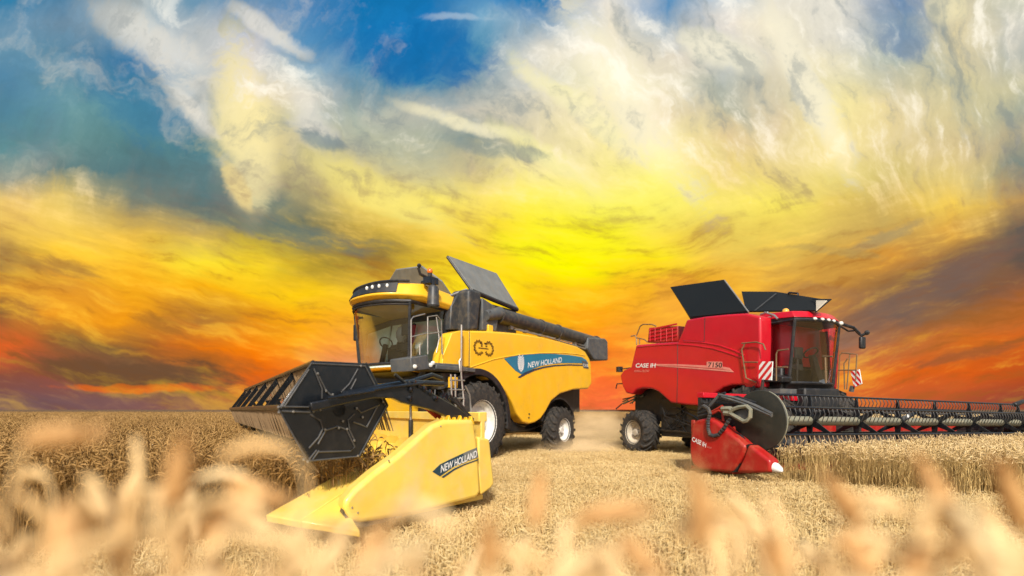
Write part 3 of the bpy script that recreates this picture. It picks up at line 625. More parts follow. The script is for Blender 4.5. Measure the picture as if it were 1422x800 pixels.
# reel
hx = [UH(x, y, .25) for x, y in ((432.6,501.5),(509,505),(538,563),(499,634),(428,641),(386,566))]
cxr, czr = sum(p[0] for p in hx)/6, sum(p[1] for p in hx)/6
plate_ = MB(HF).prism(hx, .20, .23).build('reel_end_plate', 'blackmetal', header, bevel=.008)
rb_ = MB(HF)
def z3(pts): return [(320+x/3.018, 480+y/3.018) for x, y in pts]
for ln in ([(225,258),(330,100)], [(212,262),(340,75),(565,85),(650,250)], [(350,95),(385,180),(385,222)], [(365,115),(402,190),(430,215)], [(535,98),(500,160),(465,195)], [(528,140),(505,185)], [(210,256),(340,258)], [(215,275),(335,280)],
           [(335,288),(378,315),(388,350),(370,385),(330,430)], [(368,413),(400,355),(450,338),(488,352),(522,425),(505,442),(368,446)], [(500,350),(493,312),(520,285)], [(515,320),(545,330),(572,342),(618,252)], [(530,262),(548,280),(625,248)], [(498,350),(522,400)],
           [(325,487),(200,262)], [(325,484),(540,464),(656,252)], [(330,478),(362,438)], [(345,478),(372,440)]):
    q = [UH(x, y, .19) for x, y in z3(ln)]; rb_.tube([(a, .195, z) for a, z in q], .009, 6)
rb_.build('stiffening_rib', 'rib', plate_)
for x, y in [(367,117),(402,190),(430,205),(202,258),(204,280),(265,277),(350,275),(378,268),(472,317),(398,352),(490,350),(530,263),(520,398),(548,85),(535,462),(560,445),(325,487),(308,478),(640,236),(655,280),(455,345),(555,300)]:
    a, z = UH(*z3([(x, y)])[0], .18); MB(HF).ball((a, .185, z), .014, 6).build('bolt', 'steel', plate_)
arms = MB(HF); nv = 6
rt = MB(HF).tube([(cxr, .2, czr), (cxr, LW-.1, czr)], .075, 16)
rt.build('reel_tube', 'black', header)
hexr = [(cxr+(a-cxr)*.96, czr+(z-czr)*.96) for a, z in hx]
for a, z in hexr:
    bb = MB(HF); bb.tube([(a, .22, z), (a, LW-.1, z)], .026, 8)
    o = bb.build('reel_bat', 'blackmetal', header)
for k in range(6):
    b = 1.4+k*1.24; sp_ = MB(HF)
    for i in range(6):
        a, z = hexr[i]; a2, z2 = hexr[(i+1) % 6]
        d = Vector((a-cxr, 0, z-czr)).normalized(); p = Vector((-d.z, 0, d.x))*.03
        c0 = Vector((cxr, b, czr)); c1 = Vector((a, b, z))
        sp_.hull([c0+p, c0-p, c1-p, c1+p], [v_+Vector((0, .025, 0)) for v_ in (c0+p, c0-p, c1-p, c1+p)])
        e = Vector((a2-a, 0, z2-z)).normalized(); g = Vector((-e.z, 0, e.x))*.045
        c2 = Vector((a2, b, z2)); inn = (Vector((cxr, b, czr))-c1).normalized()*.07; inn2 = (Vector((cxr, b, czr))-c2).normalized()*.07
        sp_.hull([c1, c2, c2+inn2, c1+inn], [v_+Vector((0, .025, 0)) for v_ in (c1, c2, c2+inn2, c1+inn)])
    sp_.build('reel_spider', 'blackmetal', header)
for i, (a, z) in enumerate(hexr):
    tn = MB(HF); b = .27; tl_ = .27 if i not in (3, 4) else .13
    while b < LW-.15:
        j = random.uniform(-.012, .012)
        tn.tube([(a, b, z), (a-.05+j, b, z-.5*tl_), (a-.10+j, b+random.uniform(-.01, .01), z-tl_)], [.011, .009, .006], 4); b += .055
    tn.build('reel_tines', 'tine', header)
# reel arm and lift cylinder
ar = [(432,559),(434.5,572),(480,561),(520,553),(548,553),(560,559),(600,569),(640,586),(655,580),(640,567),(602,545),(585,536),(568,532),(548,535),(500,546)]
MB(HF).prism(HF.UL(ar, -.02), .02, .13).build('reel_arm', 'blackmetal', header, bevel=.012)
am = MB(HF)
for ln, b, r in (([(470,550),(540,538),(590,532)], 0., .016), ([(455,553),(520,543)], -.02, .014), ([(475,547),(566,531),(616,533)], .18, .03), ([(566,535),(548,520)], .1, .02), ([(548,538),(600,521),(614,526)], .3, .03)):
    q = [UH(x, y, b) for x, y in ln]; am.tube([(a, b, z) for a, z in q], r, 8)
for x, y in ((569,534),(576,531),(583,535),(571,541),(590,540),(598,545),(606,553),(570,553)):
    a, z = UH(x, y, 0); am.ball((a, .02, z), .035, 8)
am.build('arm_fittings', 'blackmetal', header)
cy = MB(HF); a, z = UH(570.5, 553, .15); a2, z2 = UH(571, 583, .15); a3, z3_ = UH(571, 613, .15)
cy.tube([(a, .16, z), (a2, .16, z2)], .018, 10); cy.build('lift_cylinder_rod', 'steel', header)
MB(HF).tube([(a2, .16, z2), (a3, .16, z3_)], .032, 12).build('lift_cylinder', 'black', header)
hr = MB(HF)
for ln in ([(574,552),(590,566),(606,580)], [(578,552),(594,566),(612,581)], [(606,560),(600,572),(612,578)]):
    q = [UH(x, y, .2) for x, y in ln]; hr.tube([(a, .2, z) for a, z in q], .018, 8)
hr.build('red_hoses', 'hose', header)
hb = MB(HF)
for k in range(8):
    x = 585+random.random()*50; q0 = UH(x, 545+random.random()*10, .1); q1 = UH(x+25, 578+random.random()*8, .1); b = random.uniform(.05, .3)
    hb.tube([(q0[0], b, q0[1]), ((q0[0]+q1[0])/2, b, (q0[1]+q1[1])/2+random.uniform(-.06, .06)), (q1[0], b, q1[1])], .016, 6)
hb.build('header_hoses', 'black', header)

# ================================================================== RED COMBINE
hR = (.438, -.899); wR = (.899, .438)
rc_ = empty('combine_harvester', (3.6+1.5*.899, 14.6+1.5*.438, 0), math.atan2(hR[1], hR[0]),
            'red combine harvester with open black tank lids and striped warning boards, facing right', 'combine harvester')
RF = Frame((3.6, 14.6), hR, wR, rc_)
U = RF.U
sp = [(883,479),(912,476.5),(941,474.5),(948,458),(953,444),(979,439.5),(1010,436.5),(1035.5,435),(1055.7,439.5),(1056,470),(1055,500),(1053,538),(1035,540),(1032,535),(1016,535),(1005,538),(994,545),(982,557),(977,562),(970,563.7),(950,562),(931,559.5),(922,551),(914,544),(905,540),(892.5,539),(884,541),(877.6,548),(869,546),(864,536),(860.6,521),(866,514),(876,509.5),(880,492)]
sd_ = RF.UL(sp, .12)
rbody = MB(RF).prism(sd_, .12, .5).build('side_panel', 'red', rc_, bevel=.06, seg=4)
MB(RF).prism(sd_, 2.5, 2.88).build('side_panel', 'red', rc_, bevel=.06, seg=3)
hp = RF.UL([(883,482),(941,478),(948,462),(953,448),(979,444),(1035,440),(1052,442),(1052,530),(900,530),(864,530),(868,515),(878,511)], .2)
MB(RF).prism(hp, .5, 2.5).build('hood', 'red', rc_, bevel=.03)
# panel gaps
gp = MB(RF)
for ln in ([(941,476),(941,520),(940,560)], [(949,473),(978,474.5),(979,441)], ):
    q = [U(x, y, .118) for x, y in ln]; gp.tube([(a, .118, z) for a, z in q], .008, 5)
gp.build('panel_gap', 'blackmetal', rbody)
ri = MB(RF)
for ln in ([(950,474),(975,475.5),(1000,480),(1020,487),(1034,494)], [(885,482),(912,479.5),(940,478),(965,480),(990,484),(1010,490),(1030,497)]):
    q = [U(x, y, .12) for x, y in ln]; ri.tube([(a, .125, z) for a, z in q], .022, 8)
ri.build('crease', 'red', rbody)
MB(RF).prism(RF.UL([(905,505.5),(940,505.8),(1000,508.5),(1013,511),(1019,517),(1000,515.2),(960,512),(940,510.5),(915,508.5)], .115), .112, .119).build('pinstripe', 'pink', rbody)
MB(RF).prism(RF.UL([(915,507.6),(940,508.6),(1003,513),(1014,514.2),(1002,512.4),(940,507.8)], .11), .108, .1115).build('pinstripe_core', 'red', rbody)
lettering('brand_lettering', 'CASE IH', RF, (882.5,510.2), (910,510.4), .111, .115, 'white', rbody, slant=.22, bold=.02)
lettering('series_lettering', 'AXIAL-FLOW', RF, (880.5,516.6), (901.5,516.8), .111, .065, 'pink', rbody, slant=.25, bold=.005)
MB(RF).prism(RF.UL([(981.5,502.2),(1003,502.2),(1004,511.3),(981,510.6)], .109), .107, .1085).build('number_plate_ground', 'pink', rbody)
lettering('model_lettering', '7150', RF, (983,509.8), (1002.5,510.4), .106, .115, 'black', rbody, slant=.12, bold=.02)
# service grille and rear rails
gr_ = MB(RF)
q = RF.UL([(901,455),(941,452.5),(941,474),(899,476)], .6); gr_.prism(q, .6, 1.9); grille = gr_.build('service_grille', 'header_red', rc_, bevel=.02)
gb = MB(RF)
for y in (458, 463, 468, 472.5):
    q0, q1 = U(901.5, y, .59), U(940, y-2, .59); gb.box(q0[0], q1[0], .575, .6, q0[1]-.02, q0[1]+.025)
for x in (903, 910, 918, 926, 934):
    q0, q1 = U(x, 456, .58), U(x, 474, .58); gb.tube([(q0[0], .57, q0[1]), (q1[0], .57, q1[1])], .012, 5)
gb.build('grille_bars', 'red', grille)
rail(RF, [[(884,479),(884,470),(882,466),(876,467)],[(884,466),(889,453),(893,450.5),(905,450.5),(911,453)],[(884,469),(895,471.5),(899,475)],[(888,478),(888,470)]], .3, .018, 'guard_rail', 'railing', rc_)
tl = MB(RF); a, z = U(862, 512, .15); tl.box(a-.1, a+.04, .05, .2, z-.1, z+.06); tl.tube([(a, .12, z-.02), (a+.4, .2, z)], .018, 6); tl.build('tail_light', 'black', rc_, bevel=.01)
sb = MB(RF); sb.tube([(-.9, .3, 1.55), (-1.6, .6, 1.45), (-1.75, .5, 1.3)], .02, 6)
for k in range(8):
    sb.tube([(-.7+random.random()*.3, .3+random.random()*.4, 1.7), (-1.1-random.random()*.6, .3+random.random()*.8, 1.45+random.random()*.15)], .02, 6)
sb.build('straw_spreader', 'blackmetal', rc_)
for y in (558,):
    a, z = U(855, 534, .2); MB(RF).tube([(a+.35, .3, z+.02), (a, .25, z+.02), (a-.05, .25, z-.12)], .02, 6).build('rear_bracket', 'black', rc_)
chs = MB(RF); chs.box(-.9, 4.0, .55, 2.4, .95, 2.2); chs.box(.45, 3.2, .35, .7, .55, 1.6); chs.box(.3, 3.0, .8, 2.2, .6, 1.1); chs.box(3.4, 4.3, .9, 2.1, 1.2, 1.75)
chs.build('chassis', 'black', rc_, bevel=.04)
mx = MB(RF); mx.box(.5, 1.3, .28, .36, 1.15, 1.5); mx.box(1.5, 2.4, .28, .36, .7, 1.4); mx.tube([(.4, .32, .72), (3.2, .32, .66)], .035, 8)
for k in range(10):
    mx.tube([(.4+random.random()*2, .3, 1.4), (.6+random.random()*2, .26, 1.0+random.random()*.2), (.6+random.random()*2, .3, .7)], .015, 5)
mx.tube([(-.33, .3, .66), (-.33, 2.6, .66)], .11, 10)
mx.build('chassis_fittings', 'blackmetal', rc_)
wheel(RF, -.33, .63, 0, .58, .64, .33, 1, 'rimbeige', 18)
wheel(RF, -.33, .63, 2.95, .58, .64, .33, -1, 'rimbeige', 18)
wheel(RF, 3.45, .92, .05, .65, .92, .5, 1, 'rimbeige', 20)
wheel(RF, 3.45, .92, 2.95, .65, .92, .5, -1, 'rimbeige', 20)
# tank lids
def at(x, y, b): q = U(x, y, b); return (q[0], b, q[1])
l1 = [at(959.4,442,.25), at(1039,434,.25), at(1006,390,.9), at(932,400,.9)]
rl = plate(RF, l1, .05, 'tank_lid', 'lidblack', rc_)
e = MB(RF); e.tube([l1[2], l1[1]], .028, 6); e.build('lid_strut', 'steel', rl)
e = MB(RF); e.tube([l1[1], l1[0], l1[3], l1[2]], .03, 6)
e.build('lid_edge', 'blackmetal', rl)
l2 = [at(1036,434,1.0), at(1132,433,1.0), at(1152,419,1.5), at(1078,407,1.7), at(1030,406.5,1.7)]
rl2 = plate(RF, l2, .04, 'tank_lid', 'lidblack', rc_)
plate(RF, [at(1134,432,.95), at(1149,418,1.1), at(1134,418,1.3)], .02, 'lid_side_sheet', 'sheet', rl2, bevel=.002)
e = MB(RF); e.tube([at(1132,434,.95), at(1154,416,1.1), at(1128,415.5,1.4)], .015, 6); e.tube([at(1078,408,1.6), at(1048,432,1.0)], .02, 6); e.tube([at(1094,409,1.6), at(1096,406.5,1.6), at(1108,407.5,1.6), at(1108,411,1.6)], .025, 6)
e.build('lid_edge', 'blackmetal', rl2)
MB(RF).prism(RF.UL([(1036,437),(1056,438),(1056,446),(1036,446)], .8), .8, 2.4).build('tank_rim', 'black', rc_)
# ---- red cab: glass box with pillars and a bulging windscreen
b0, b1 = .62, 2.3
def rloop(z, k, fr_=0., n=8):
    pts = [(3.45, b0, z)]
    for i in range(n+1):
        q = 2*i/n-1; pts.append((4.18+fr_-.06*(q+1)+(.22+fr_*.2)*(1-abs(q)**2.3), 1.46+.84*q*k, z))
    pts.append((3.45, b1, z)); return pts
RT, RB_, RU, RM, RX = rloop(3.20, 1., .08), rloop(1.86, 1., -.06), rloop(3.19, 1.0, .02), rloop(3.25, 1.04, .10), rloop(3.40, .98, .0)
n = len(RT); m_ = MB(RF)
for L_ in (RU, RM, RX): L_[0] = (3.4, L_[1][1], L_[0][2]+.06); L_[-1] = (3.4, L_[-2][1], L_[-1][2]+.06)
m_.add(RM+RX, [tuple(range(n)), tuple(range(2*n-1, n-1, -1))]+[(i, (i+1) % n, (i+1) % n+n, i+n) for i in range(n)])
rcab = m_.build('cab', 'red', rc_, bevel=.02, seg=3)
m_ = MB(RF); m_.hull([(a*.99+.03, b, z-.01) for a, b, z in RM], [(a, b, z-.03) for a, b, z in RU]); m_.build('roof_underside', 'black', rcab, bevel=.015)
m_ = MB(RF); m_.hull([(a, b, z) for a, b, z in RB_], [(a-.1, b, z-.12) for a, b, z in RB_]); m_.build('cab_floor', 'black', rcab, bevel=.02)
fm = MB(RF)
for i, r in ((0, .07), (1, .035), (n-2, .05), (n-1, .07)): fm.tube([RT[i], RB_[i]], r, 8)
fm.tube(RT, .035, 6); fm.tube(RB_, .035, 6); fm.prism([(3.42, 1.85), (3.56, 1.85), (3.56, 3.25), (3.42, 3.25)], b0, b0+.12)
fm.hull([(3.44, b0, 3.2), (3.5, b0, 3.2), (3.5, b1, 3.2), (3.44, b1, 3.2)], [(3.44, b0, 2.75), (3.5, b0, 2.75), (3.5, b1, 2.75), (3.44, b1, 2.75)])
fm.build('cab_frame', 'black', rcab)
MB(RF).box(3.44, 3.47, b0+.1, b1-.05, 1.86, 3.2).build('cab_brightening_lining', 'cabfill', rcab)  # pale panel added behind the glass to brighten the cab
gs = MB(RF); gs.add(RT+RB_, [(i, i+1, i+1+n, i+n) for i in range(n-1)]); gs.build('cab_glass', 'glass2', rcab)
inn = MB(RF)
inn.box(3.62, 3.95, 1.25, 1.75, 1.87, 2.25); inn.hull([(3.58, 1.27, 2.2), (3.72, 1.27, 2.2), (3.72, 1.73, 2.2), (3.58, 1.73, 2.2)], [(3.5, 1.32, 3.0), (3.6, 1.32, 3.0), (3.6, 1.68, 3.0), (3.5, 1.68, 3.0)])
inn.build('driver_seat', 'seat', rcab, bevel=.06, seg=3)
i2 = MB(RF); i2.hull([(4.15, 1.4, 1.85), (4.3, 1.4, 1.85), (4.3, 1.6, 1.85), (4.15, 1.6, 1.85)], [(4.0, 1.43, 2.5), (4.1, 1.43, 2.5), (4.1, 1.57, 2.5), (4.0, 1.57, 2.5)])
i2.box(4.0, 4.05, .95, 1.2, 2.4, 2.66); i2.tube([(4.0, 1.05, 1.9), (4.02, 1.05, 2.4)], .03, 6); i2.box(3.6, 4.05, 1.0, 1.2, 2.15, 2.28)
i2.tube([(4.02+.1*math.cos(t), 1.5+.2*math.sin(t), 2.56+.1*math.cos(t)) for t in [2*math.pi*k/14 for k in range(14)]], .02, 6, closed=True)
i2.build('steering_console', 'gray', rcab, bevel=.01)
i3 = MB(RF); i3.hull([(3.75, 2.22, 3.1), (3.75, 2.26, 3.1), (3.92, 2.26, 3.1), (3.92, 2.22, 3.1)], [(3.85, 2.22, 1.9), (3.85, 2.26, 1.9), (4.02, 2.26, 1.9), (4.02, 2.22, 1.9)]); i3.build('cab_curtain', 'redseat', rcab)
for i in (3, 4, 5, 6):
    p_ = Vector(RU[i]).lerp(Vector(RM[i]), .5); MB(RF).ball((p_.x+.03, p_.y, p_.z), .05, 10, .8).build('work_light', 'lamp', rcab)
p_ = Vector(RM[8]); MB(RF).ball((p_.x+.02, p_.y, p_.z-.03), .055, 10, .9).build('work_light', 'lamp', rcab)
MB(RF).ball((3.95, .75, 3.43), .075, 12, 1.).build('beacon', 'amber', rcab)
rail(RF, [[(1056,437),(1066,434),(1072,440),(1062,442),(1056,446)],[(1062,434),(1075,438),(1080,443)]], b0-.15, .025, 'roof_brackets', 'steel', rcab)
ma = MB(RF); ma.tube([at(1165,449,2.35), at(1185,455,2.7), at(1193,463,2.9), at(1196,466,2.9), at(1205,462,2.95)], .035, 6); ma.ball(at(1204,462,2.95), .06, 8); ma.tube([at(1165,452,2.35), at(1178,460,2.7), at(1190,459,2.9)], .02, 6)
ma.build('mirror_arm', 'black', rcab)
q = at(1197, 476, 2.9); MB(RF).box(q[0]-.04, q[0]+.04, 2.82, 3.0, q[2]-.14, q[2]+.14).build('mirror', 'black', rcab, bevel=.03)
rail(RF, [[(1164,541),(1166,494),(1169,490),(1179,491),(1190,492),(1188,530)],[(1173,541),(1172,505),(1177,498)],[(1176,541),(1180,492)],[(1164,514),(1188,514)]], 2.7, .016, 'guard_rail', 'railing', rc_)
rail(RF, [[(1078,529),(1078,492),(1080,487),(1095,485)],[(1080,510),(1094,510)],[(1034,478),(1030,486),(1036,525),(1050,531)],[(1030,477),(1050,475),(1060,478),(1063,486)],[(1034,503),(1052,503)],[(1142,495),(1156,495)],[(1147,532),(1146,496)]], .05, .016, 'grab_rail', 'railing', rc_)
# warning boards
def board(pts, b, n, name):
    q = [(U(x, y, b)) for x, y in pts]
    o = MB(RF).prism(q, b, b+.03).build(name, 'white', rc_)
    A, B2, C_, D = [Vector((a, 0, z)) for a, z in q]     # tl, tr, br, bl
    P = lambda s, t: (A.lerp(B2, s)).lerp(D.lerp(C_, s), t)
    mb = MB(RF)
    for k in range(-n, n+1):
        s0_, s1_ = (k)/n*1.0, (k+.5)/n*1.0
        poly = []
        # stripe between lines s + sign*t = const, clipped to the unit square
        pts_ = [(s0_, 1.), (s1_, 1.), (s1_+1, 0.), (s0_+1, 0.)] if pts is not None and board.dirn > 0 else [(s0_, 0.), (s1_, 0.), (s1_+1, 1.), (s0_+1, 1.)]
        def clip(ps, f):
            out = []
            for i in range(len(ps)):
                p, q_ = ps[i], ps[(i+1) % len(ps)]; fp, fq_ = f(p), f(q_)
                if fp >= 0: out.append(p)
                if fp*fq_ < 0:
                    r = fp/(fp-fq_); out.append((p[0]+(q_[0]-p[0])*r, p[1]+(q_[1]-p[1])*r))
            return out
        ps = clip(clip(pts_, lambda p: p[0]), lambda p: 1-p[0])
        if len(ps) >= 3:
            w3 = [P(s_, t_) for s_, t_ in ps]; nn = len(w3)
            mb.add([(v_.x, b-.003, v_.z) for v_ in w3], [tuple(range(nn))])
    mb.build('red_stripes', 'warnred', o)
    return o
board.dirn = 1; board([(1054.5,502),(1072.5,502),(1071,528),(1053.5,526.5)], -.12, 2, 'warning_board')
board.dirn = -1; board([(1181,516),(1193,513),(1196.5,533),(1186,538)], 2.85, 2, 'warning_board')
jx = MB(RF); jx.tube([at(1060,527,-.1), at(1057,545,0), at(1052,550,.05)], .035, 6); jx.tube([at(1184,536,2.9), at(1182,544,2.9)], .06, 6); jx.box(3.6, 4.3, .1, .62, 1.62, 1.72); jx.build('board_bracket', 'gray', rc_)
MB(RF).prism(RF.UL([(1072,518),(1096,524),(1094,531),(1070,531)], .5), .3, .62).build('step_cover', 'black', rc_, bevel=.02)

# ---- red header
RH = Frame((3.44, 9.96), hR, wR, rc_, slope=-.016)
UR = RH.U; LR = 10.3
bk_ = MB(RH); bk_.box(-.1, -.02, .1, LR, .78, 1.08); bk_.box(-.1, .9, .1, LR, .14, .2)
rhead = bk_.build('header', 'header_red', rc_, bevel=.01)
MB(RH).box(-.15, .02, .3, 3.9, 1.52, 1.62).build('header_beam', 'red', rhead, bevel=.01)
g = MB(RH)
for z in (1.12, 1.3, 1.42): g.tube([(.0, .3, z), (.0, LR, z)], .022, 8)
for k in range(40): g.box(-.03, 0, .4+k*.09, .43+k*.09, 1.05, 1.50)
g.box(-.12, -.04, .3, 3.9, 1.05, 1.52); g.box(-.09, -.03, .1, LR, .2, .78)
g.build('header_screen', 'black', rhead)
au = MB(RH); au.tube([(.40, .15, .55), (.40, LR-.1, .55)], .2, 16); au.build('auger', 'darkgray', rhead)
def z6(pts): return [(850+x/4.708, 500+y/4.708) for x, y in pts]
cvr = z6([(520,430),(535,405),(560,390),(620,376),(680,400),(760,470),(820,515),(872,562),(862,600),(845,640),(815,690),(780,733),(690,728),(600,720),(560,714),(530,690),(512,655),(505,600),(506,540)])
MB(RH).prism(RH.UL(cvr, -.08), -.08, .2).build('end_cover', 'header_red', rhead, bevel=.05, seg=4)
cn = z6([(893,548),(930,575),(1035,655),(1036,735),(960,738),(808,735),(835,690),(862,630)])
c1 = [(*UR(x, y, -.06),) for x, y in cn]
MB(RH).prism(c1, -.07, .17).build('divider_point', 'header_red', rhead, bevel=.05, seg=4)
MB(RH).prism(RH.UL(z6([(872,560),(895,550),(865,625),(812,730),(785,735),(845,640)]), -.02), -.04, .15).build('cover_gap', 'black', rhead)
tq = [UR(*z6([p])[0], -.0) for p in ((1032,662), (1032,735), (1100,708))]
tp = MB(RH); r0 = (tq[0][1]-tq[1][1])/2; zc = (tq[0][1]+tq[1][1])/2; L_ = tq[2][0]-tq[0][0]
tp.tube([(tq[0][0]-.02, .05, zc), (tq[0][0]+L_*.45, .05, zc-.01), (tq[0][0]+L_*.85, .05, zc-.04), (tq[0][0]+L_, .05, zc-.06)], [r0*1.02, r0*.86, r0*.5, r0*.15], 16)
tp.build('divider_tip', 'white', rhead)
lettering('brand_lettering', 'CASE IH', RH, z6([(522,528)])[0], z6([(612,572)])[0], -.084, .085, 'white', rhead, slant=.2, bold=.02)
lettering('series_lettering', '3050', RH, z6([(618,572)])[0], z6([(648,580)])[0], -.084, .03, 'pink', rhead, slant=.2)
ac, zc = 1.33, 1.10; Rr_ = .51
dp = MB(RH).lathe(ac, zc, [(0, .2), (.42, .2), (.47, .215), (Rr_, .22), (Rr_+.012, .235), (Rr_, .25), (0, .25)], 56).build('reel_end_disc', 'disc', rhead)
rr2 = MB(RH); rr2.tube([(ac+(Rr_)*math.cos(t), .245, zc+(Rr_)*math.sin(t)) for t in [R(-50+120*k/20) for k in range(21)]], .018, 6); rr2.build('disc_rim', 'tube', dp)
MB(RH).tube([(ac, .25, zc), (ac, LR-.6, zc)], .085, 18).build('reel_tube', 'tube', rhead)
NB_ = 6; RB = .46; th0 = R(90)
bats = [(ac+RB*math.cos(th0+k*math.pi/3), zc+RB*math.sin(th0+k*math.pi/3)) for k in range(NB_)]
for a, z in bats:
    o = MB(RH).tube([(a, .25, z), (a, LR-.6, z)], .02, 8).build('reel_bat', 'blackmetal', rhead)
    tn = MB(RH); b = .33
    while b < LR-.7:
        tn.tube([(a, b, z), (a+.035, b, z-.10), (a-.02, b, z-.24)], [.010, .009, .007], 4); b += .125
    tn.build('tines', 'tine' if z < zc-.1 else 'black', o)
for b in (.28, 1.55, 2.95, 4.35, 5.75, 7.2, 8.7, 9.6):
    s_ = MB(RH)
    for a, z in bats:
        d = Vector((a-ac, 0, z-zc)); p = Vector((-d.z, 0, d.x)).normalized(); c0 = Vector((ac, b, zc)); c1 = Vector((a, b, z))
        mid = c0.lerp(c1, .45)
        s_.hull([c0+p*.07, c0-p*.07, c1-p*.02, c1+p*.02], [v_+Vector((0, .02, 0)) for v_ in (c0+p*.07, c0-p*.07, c1-p*.02, c1+p*.02)])
    s_.lathe(ac, zc, [(0, b-.02), (.12, b-.02), (.12, b+.04), (0, b+.04)], 16)
    s_.build('reel_spider', 'blackmetal', rhead)
rail(RH, [z6([(700,228),(790,245),(860,268),(930,295),(1045,352)]), z6([(720,240),(860,285),(1045,365)]), z6([(640,300),(700,230)])], .0, .028, 'reel_arm', 'gray', rhead)
rail(RH, [z6([(770,348),(790,322),(830,308),(880,302),(905,325),(902,375),(885,395),(860,402),(815,375),(772,350)])], -.05, .036, 'drive_guard', 'tube', rhead)
MB(RH).prism(RH.UL(z6([(780,348),(880,312),(890,380),(860,392)]), .0), 0., .05).build('drive_cover', 'gray', rhead)
ho = rail(RH, [z6([(600,300),(628,318),(640,350),(628,400),(628,450),(640,488),(665,496),(695,488),(735,440),(770,385)])], -.12, .03, 'corrugated_hose', 'black', rhead)
hr2 = MB(RH)
hp_ = z6([(600,300),(628,318),(640,350),(628,400),(628,450),(640,488),(665,496),(695,488),(735,440),(770,385)])
for i in range(len(hp_)-1):
    for f in (0., .33, .66):
        x = hp_[i][0]+(hp_[i+1][0]-hp_[i][0])*f; y = hp_[i][1]+(hp_[i+1][1]-hp_[i][1])*f; q = UR(x, y, -.12); hr2.ball((q[0], -.12, q[1]), .037, 8)
hr2.build('hose_rings', 'darkgray', rhead)
rail(RH, [z6([(650,340),(690,318),(720,300),(745,330)]), z6([(655,350),(700,330),(725,345),(728,370)]), z6([(715,300),(720,340),(728,400)])], .05, .022, 'red_hoses', 'hose', rhead)
rail(RH, [z6([(565,330),(600,300),(640,300),(700,230),(740,215)]), z6([(560,350),(620,330),(670,260),(720,220)]), z6([(560,370),(640,350),(760,300),(870,290)]), z6([(650,280),(760,290),(900,270)]), z6([(700,250),(820,240),(940,280)]), z6([(760,450),(850,500),(880,540)]), z6([(700,215),(690,250),(760,265)])], .1, .024, 'header_hoses', 'black', rhead)
MB(RH).prism(RH.UL(z6([(560,320),(600,290),(700,230),(860,270),(840,420),(760,440),(640,380),(560,380)]), .22), .22, .3).build('drive_plate', 'black', rhead, bevel=.01)
rail(RH, [z6([(720,320),(770,318),(790,330)]), z6([(735,345),(775,350)])], -.03, .05, 'chain_tensioner', 'tube', rhead)
rail(RH, [z6([(985,590),(1000,640),(1015,665)]), z6([(1005,580),(1030,640),(1045,660)])], .3, .014, 'crop_lifter', 'black', rhead)
fe = MB(RH); fe.box(-.1, 1.3, LR-.5, LR-.35, .3, 1.25); fe.box(.8, 1.6, LR-.6, LR+.4, .9, 1.35); fe.lathe(ac, zc, [(0, LR-.55), (.3, LR-.55), (.3, LR+.3), (0, LR+.3)], 18); fe.box(.3, 1.2, LR-.2, LR+.8, .6, 1.1)
fe.tube([(ac, LR-.9, 1.1+.45), (ac, LR-.4, 1.1+.55)], .06, 8); fe.build('end_drive', 'black', rhead, bevel=.03)

# ================================================================== GROUND AND CROPS
def soil():
    m = bpy.data.materials.new('stubble_soil'); m.use_nodes = True; nt = m.node_tree; b = NB(nt); p = nt.nodes['Principled BSDF']
    co = b.n('ShaderNodeTexCoord').outputs['Object']
    n1 = b.noise(co, .35, 6, .6)['Fac']; n2 = b.noise(co, 22, 6, .75)['Fac']; n3 = b.noise(co, 90, 4, .7)['Fac']
    c = b.mix(b.mr(n2, .35, .65), (.20, .12, .045), (.50, .33, .12)); c = b.mix(b.m('MULTIPLY', b.mr(n3, .5, .62), .6), c, (.62, .44, .18))
    c = b.mix(b.m('MULTIPLY', b.mr(n1, .4, .65), .35), c, (.30, .17, .06))
    b.set(p.inputs['Base Color'], c); p.inputs['Roughness'].default_value = .95; p.inputs['Specular IOR Level'].default_value = .1
    bn = b.n('ShaderNodeBump'); bn.inputs['Strength'].default_value = .8; bn.inputs['Distance'].default_value = .05; b.set(bn.inputs['Height'], n2); nt.links.new(bn.outputs[0], p.inputs['Normal'])
    return m
def straw(name, c1, c2, c3, nscale=.7):
    m = bpy.data.materials.new(name); m.use_nodes = True; nt = m.node_tree; b = NB(nt); p = nt.nodes['Principled BSDF']
    g = b.n('ShaderNodeNewGeometry'); oi = b.n('ShaderNodeObjectInfo')
    rn = g.outputs['Random Per Island']; n1 = b.noise(g.outputs['Position'], nscale, 4, .6)['Fac']
    c = b.mix(rn, c1, c2); c = b.mix(b.m('MULTIPLY', b.mr(n1, .35, .7), .5), c, c3); c = b.mix(b.m('MULTIPLY', oi.outputs['Random'], .18), c, (.25, .13, .04))
    b.set(p.inputs['Base Color'], c); p.inputs['Roughness'].default_value = .6; p.inputs['Specular IOR Level'].default_value = .3
    return m
MS = {'soil': soil(), 'stem': straw('wheat_stem', (.52, .35, .12), (.68, .49, .21), (.42, .27, .09)), 'ear': straw('wheat_ear', (.68, .48, .21), (.88, .69, .38), (.58, .38, .15)),
      'stemb': straw('brown_wheat_stem', (.29, .155, .036), (.40, .23, .065), (.20, .10, .028)), 'earb': straw('brown_wheat_ear', (.30, .165, .045), (.50, .30, .10), (.22, .11, .032)),
      'stub': straw('stubble_straw', (.72, .51, .21), (.90, .71, .37), (.60, .40, .15)), 'fear': straw('near_wheat_ear', (.56, .31, .11), (.66, .39, .16), (.60, .34, .13), 9.),
      'fstem': straw('near_wheat_stem', (.78, .53, .24), (.90, .68, .36), (.70, .42, .16), 5.)}
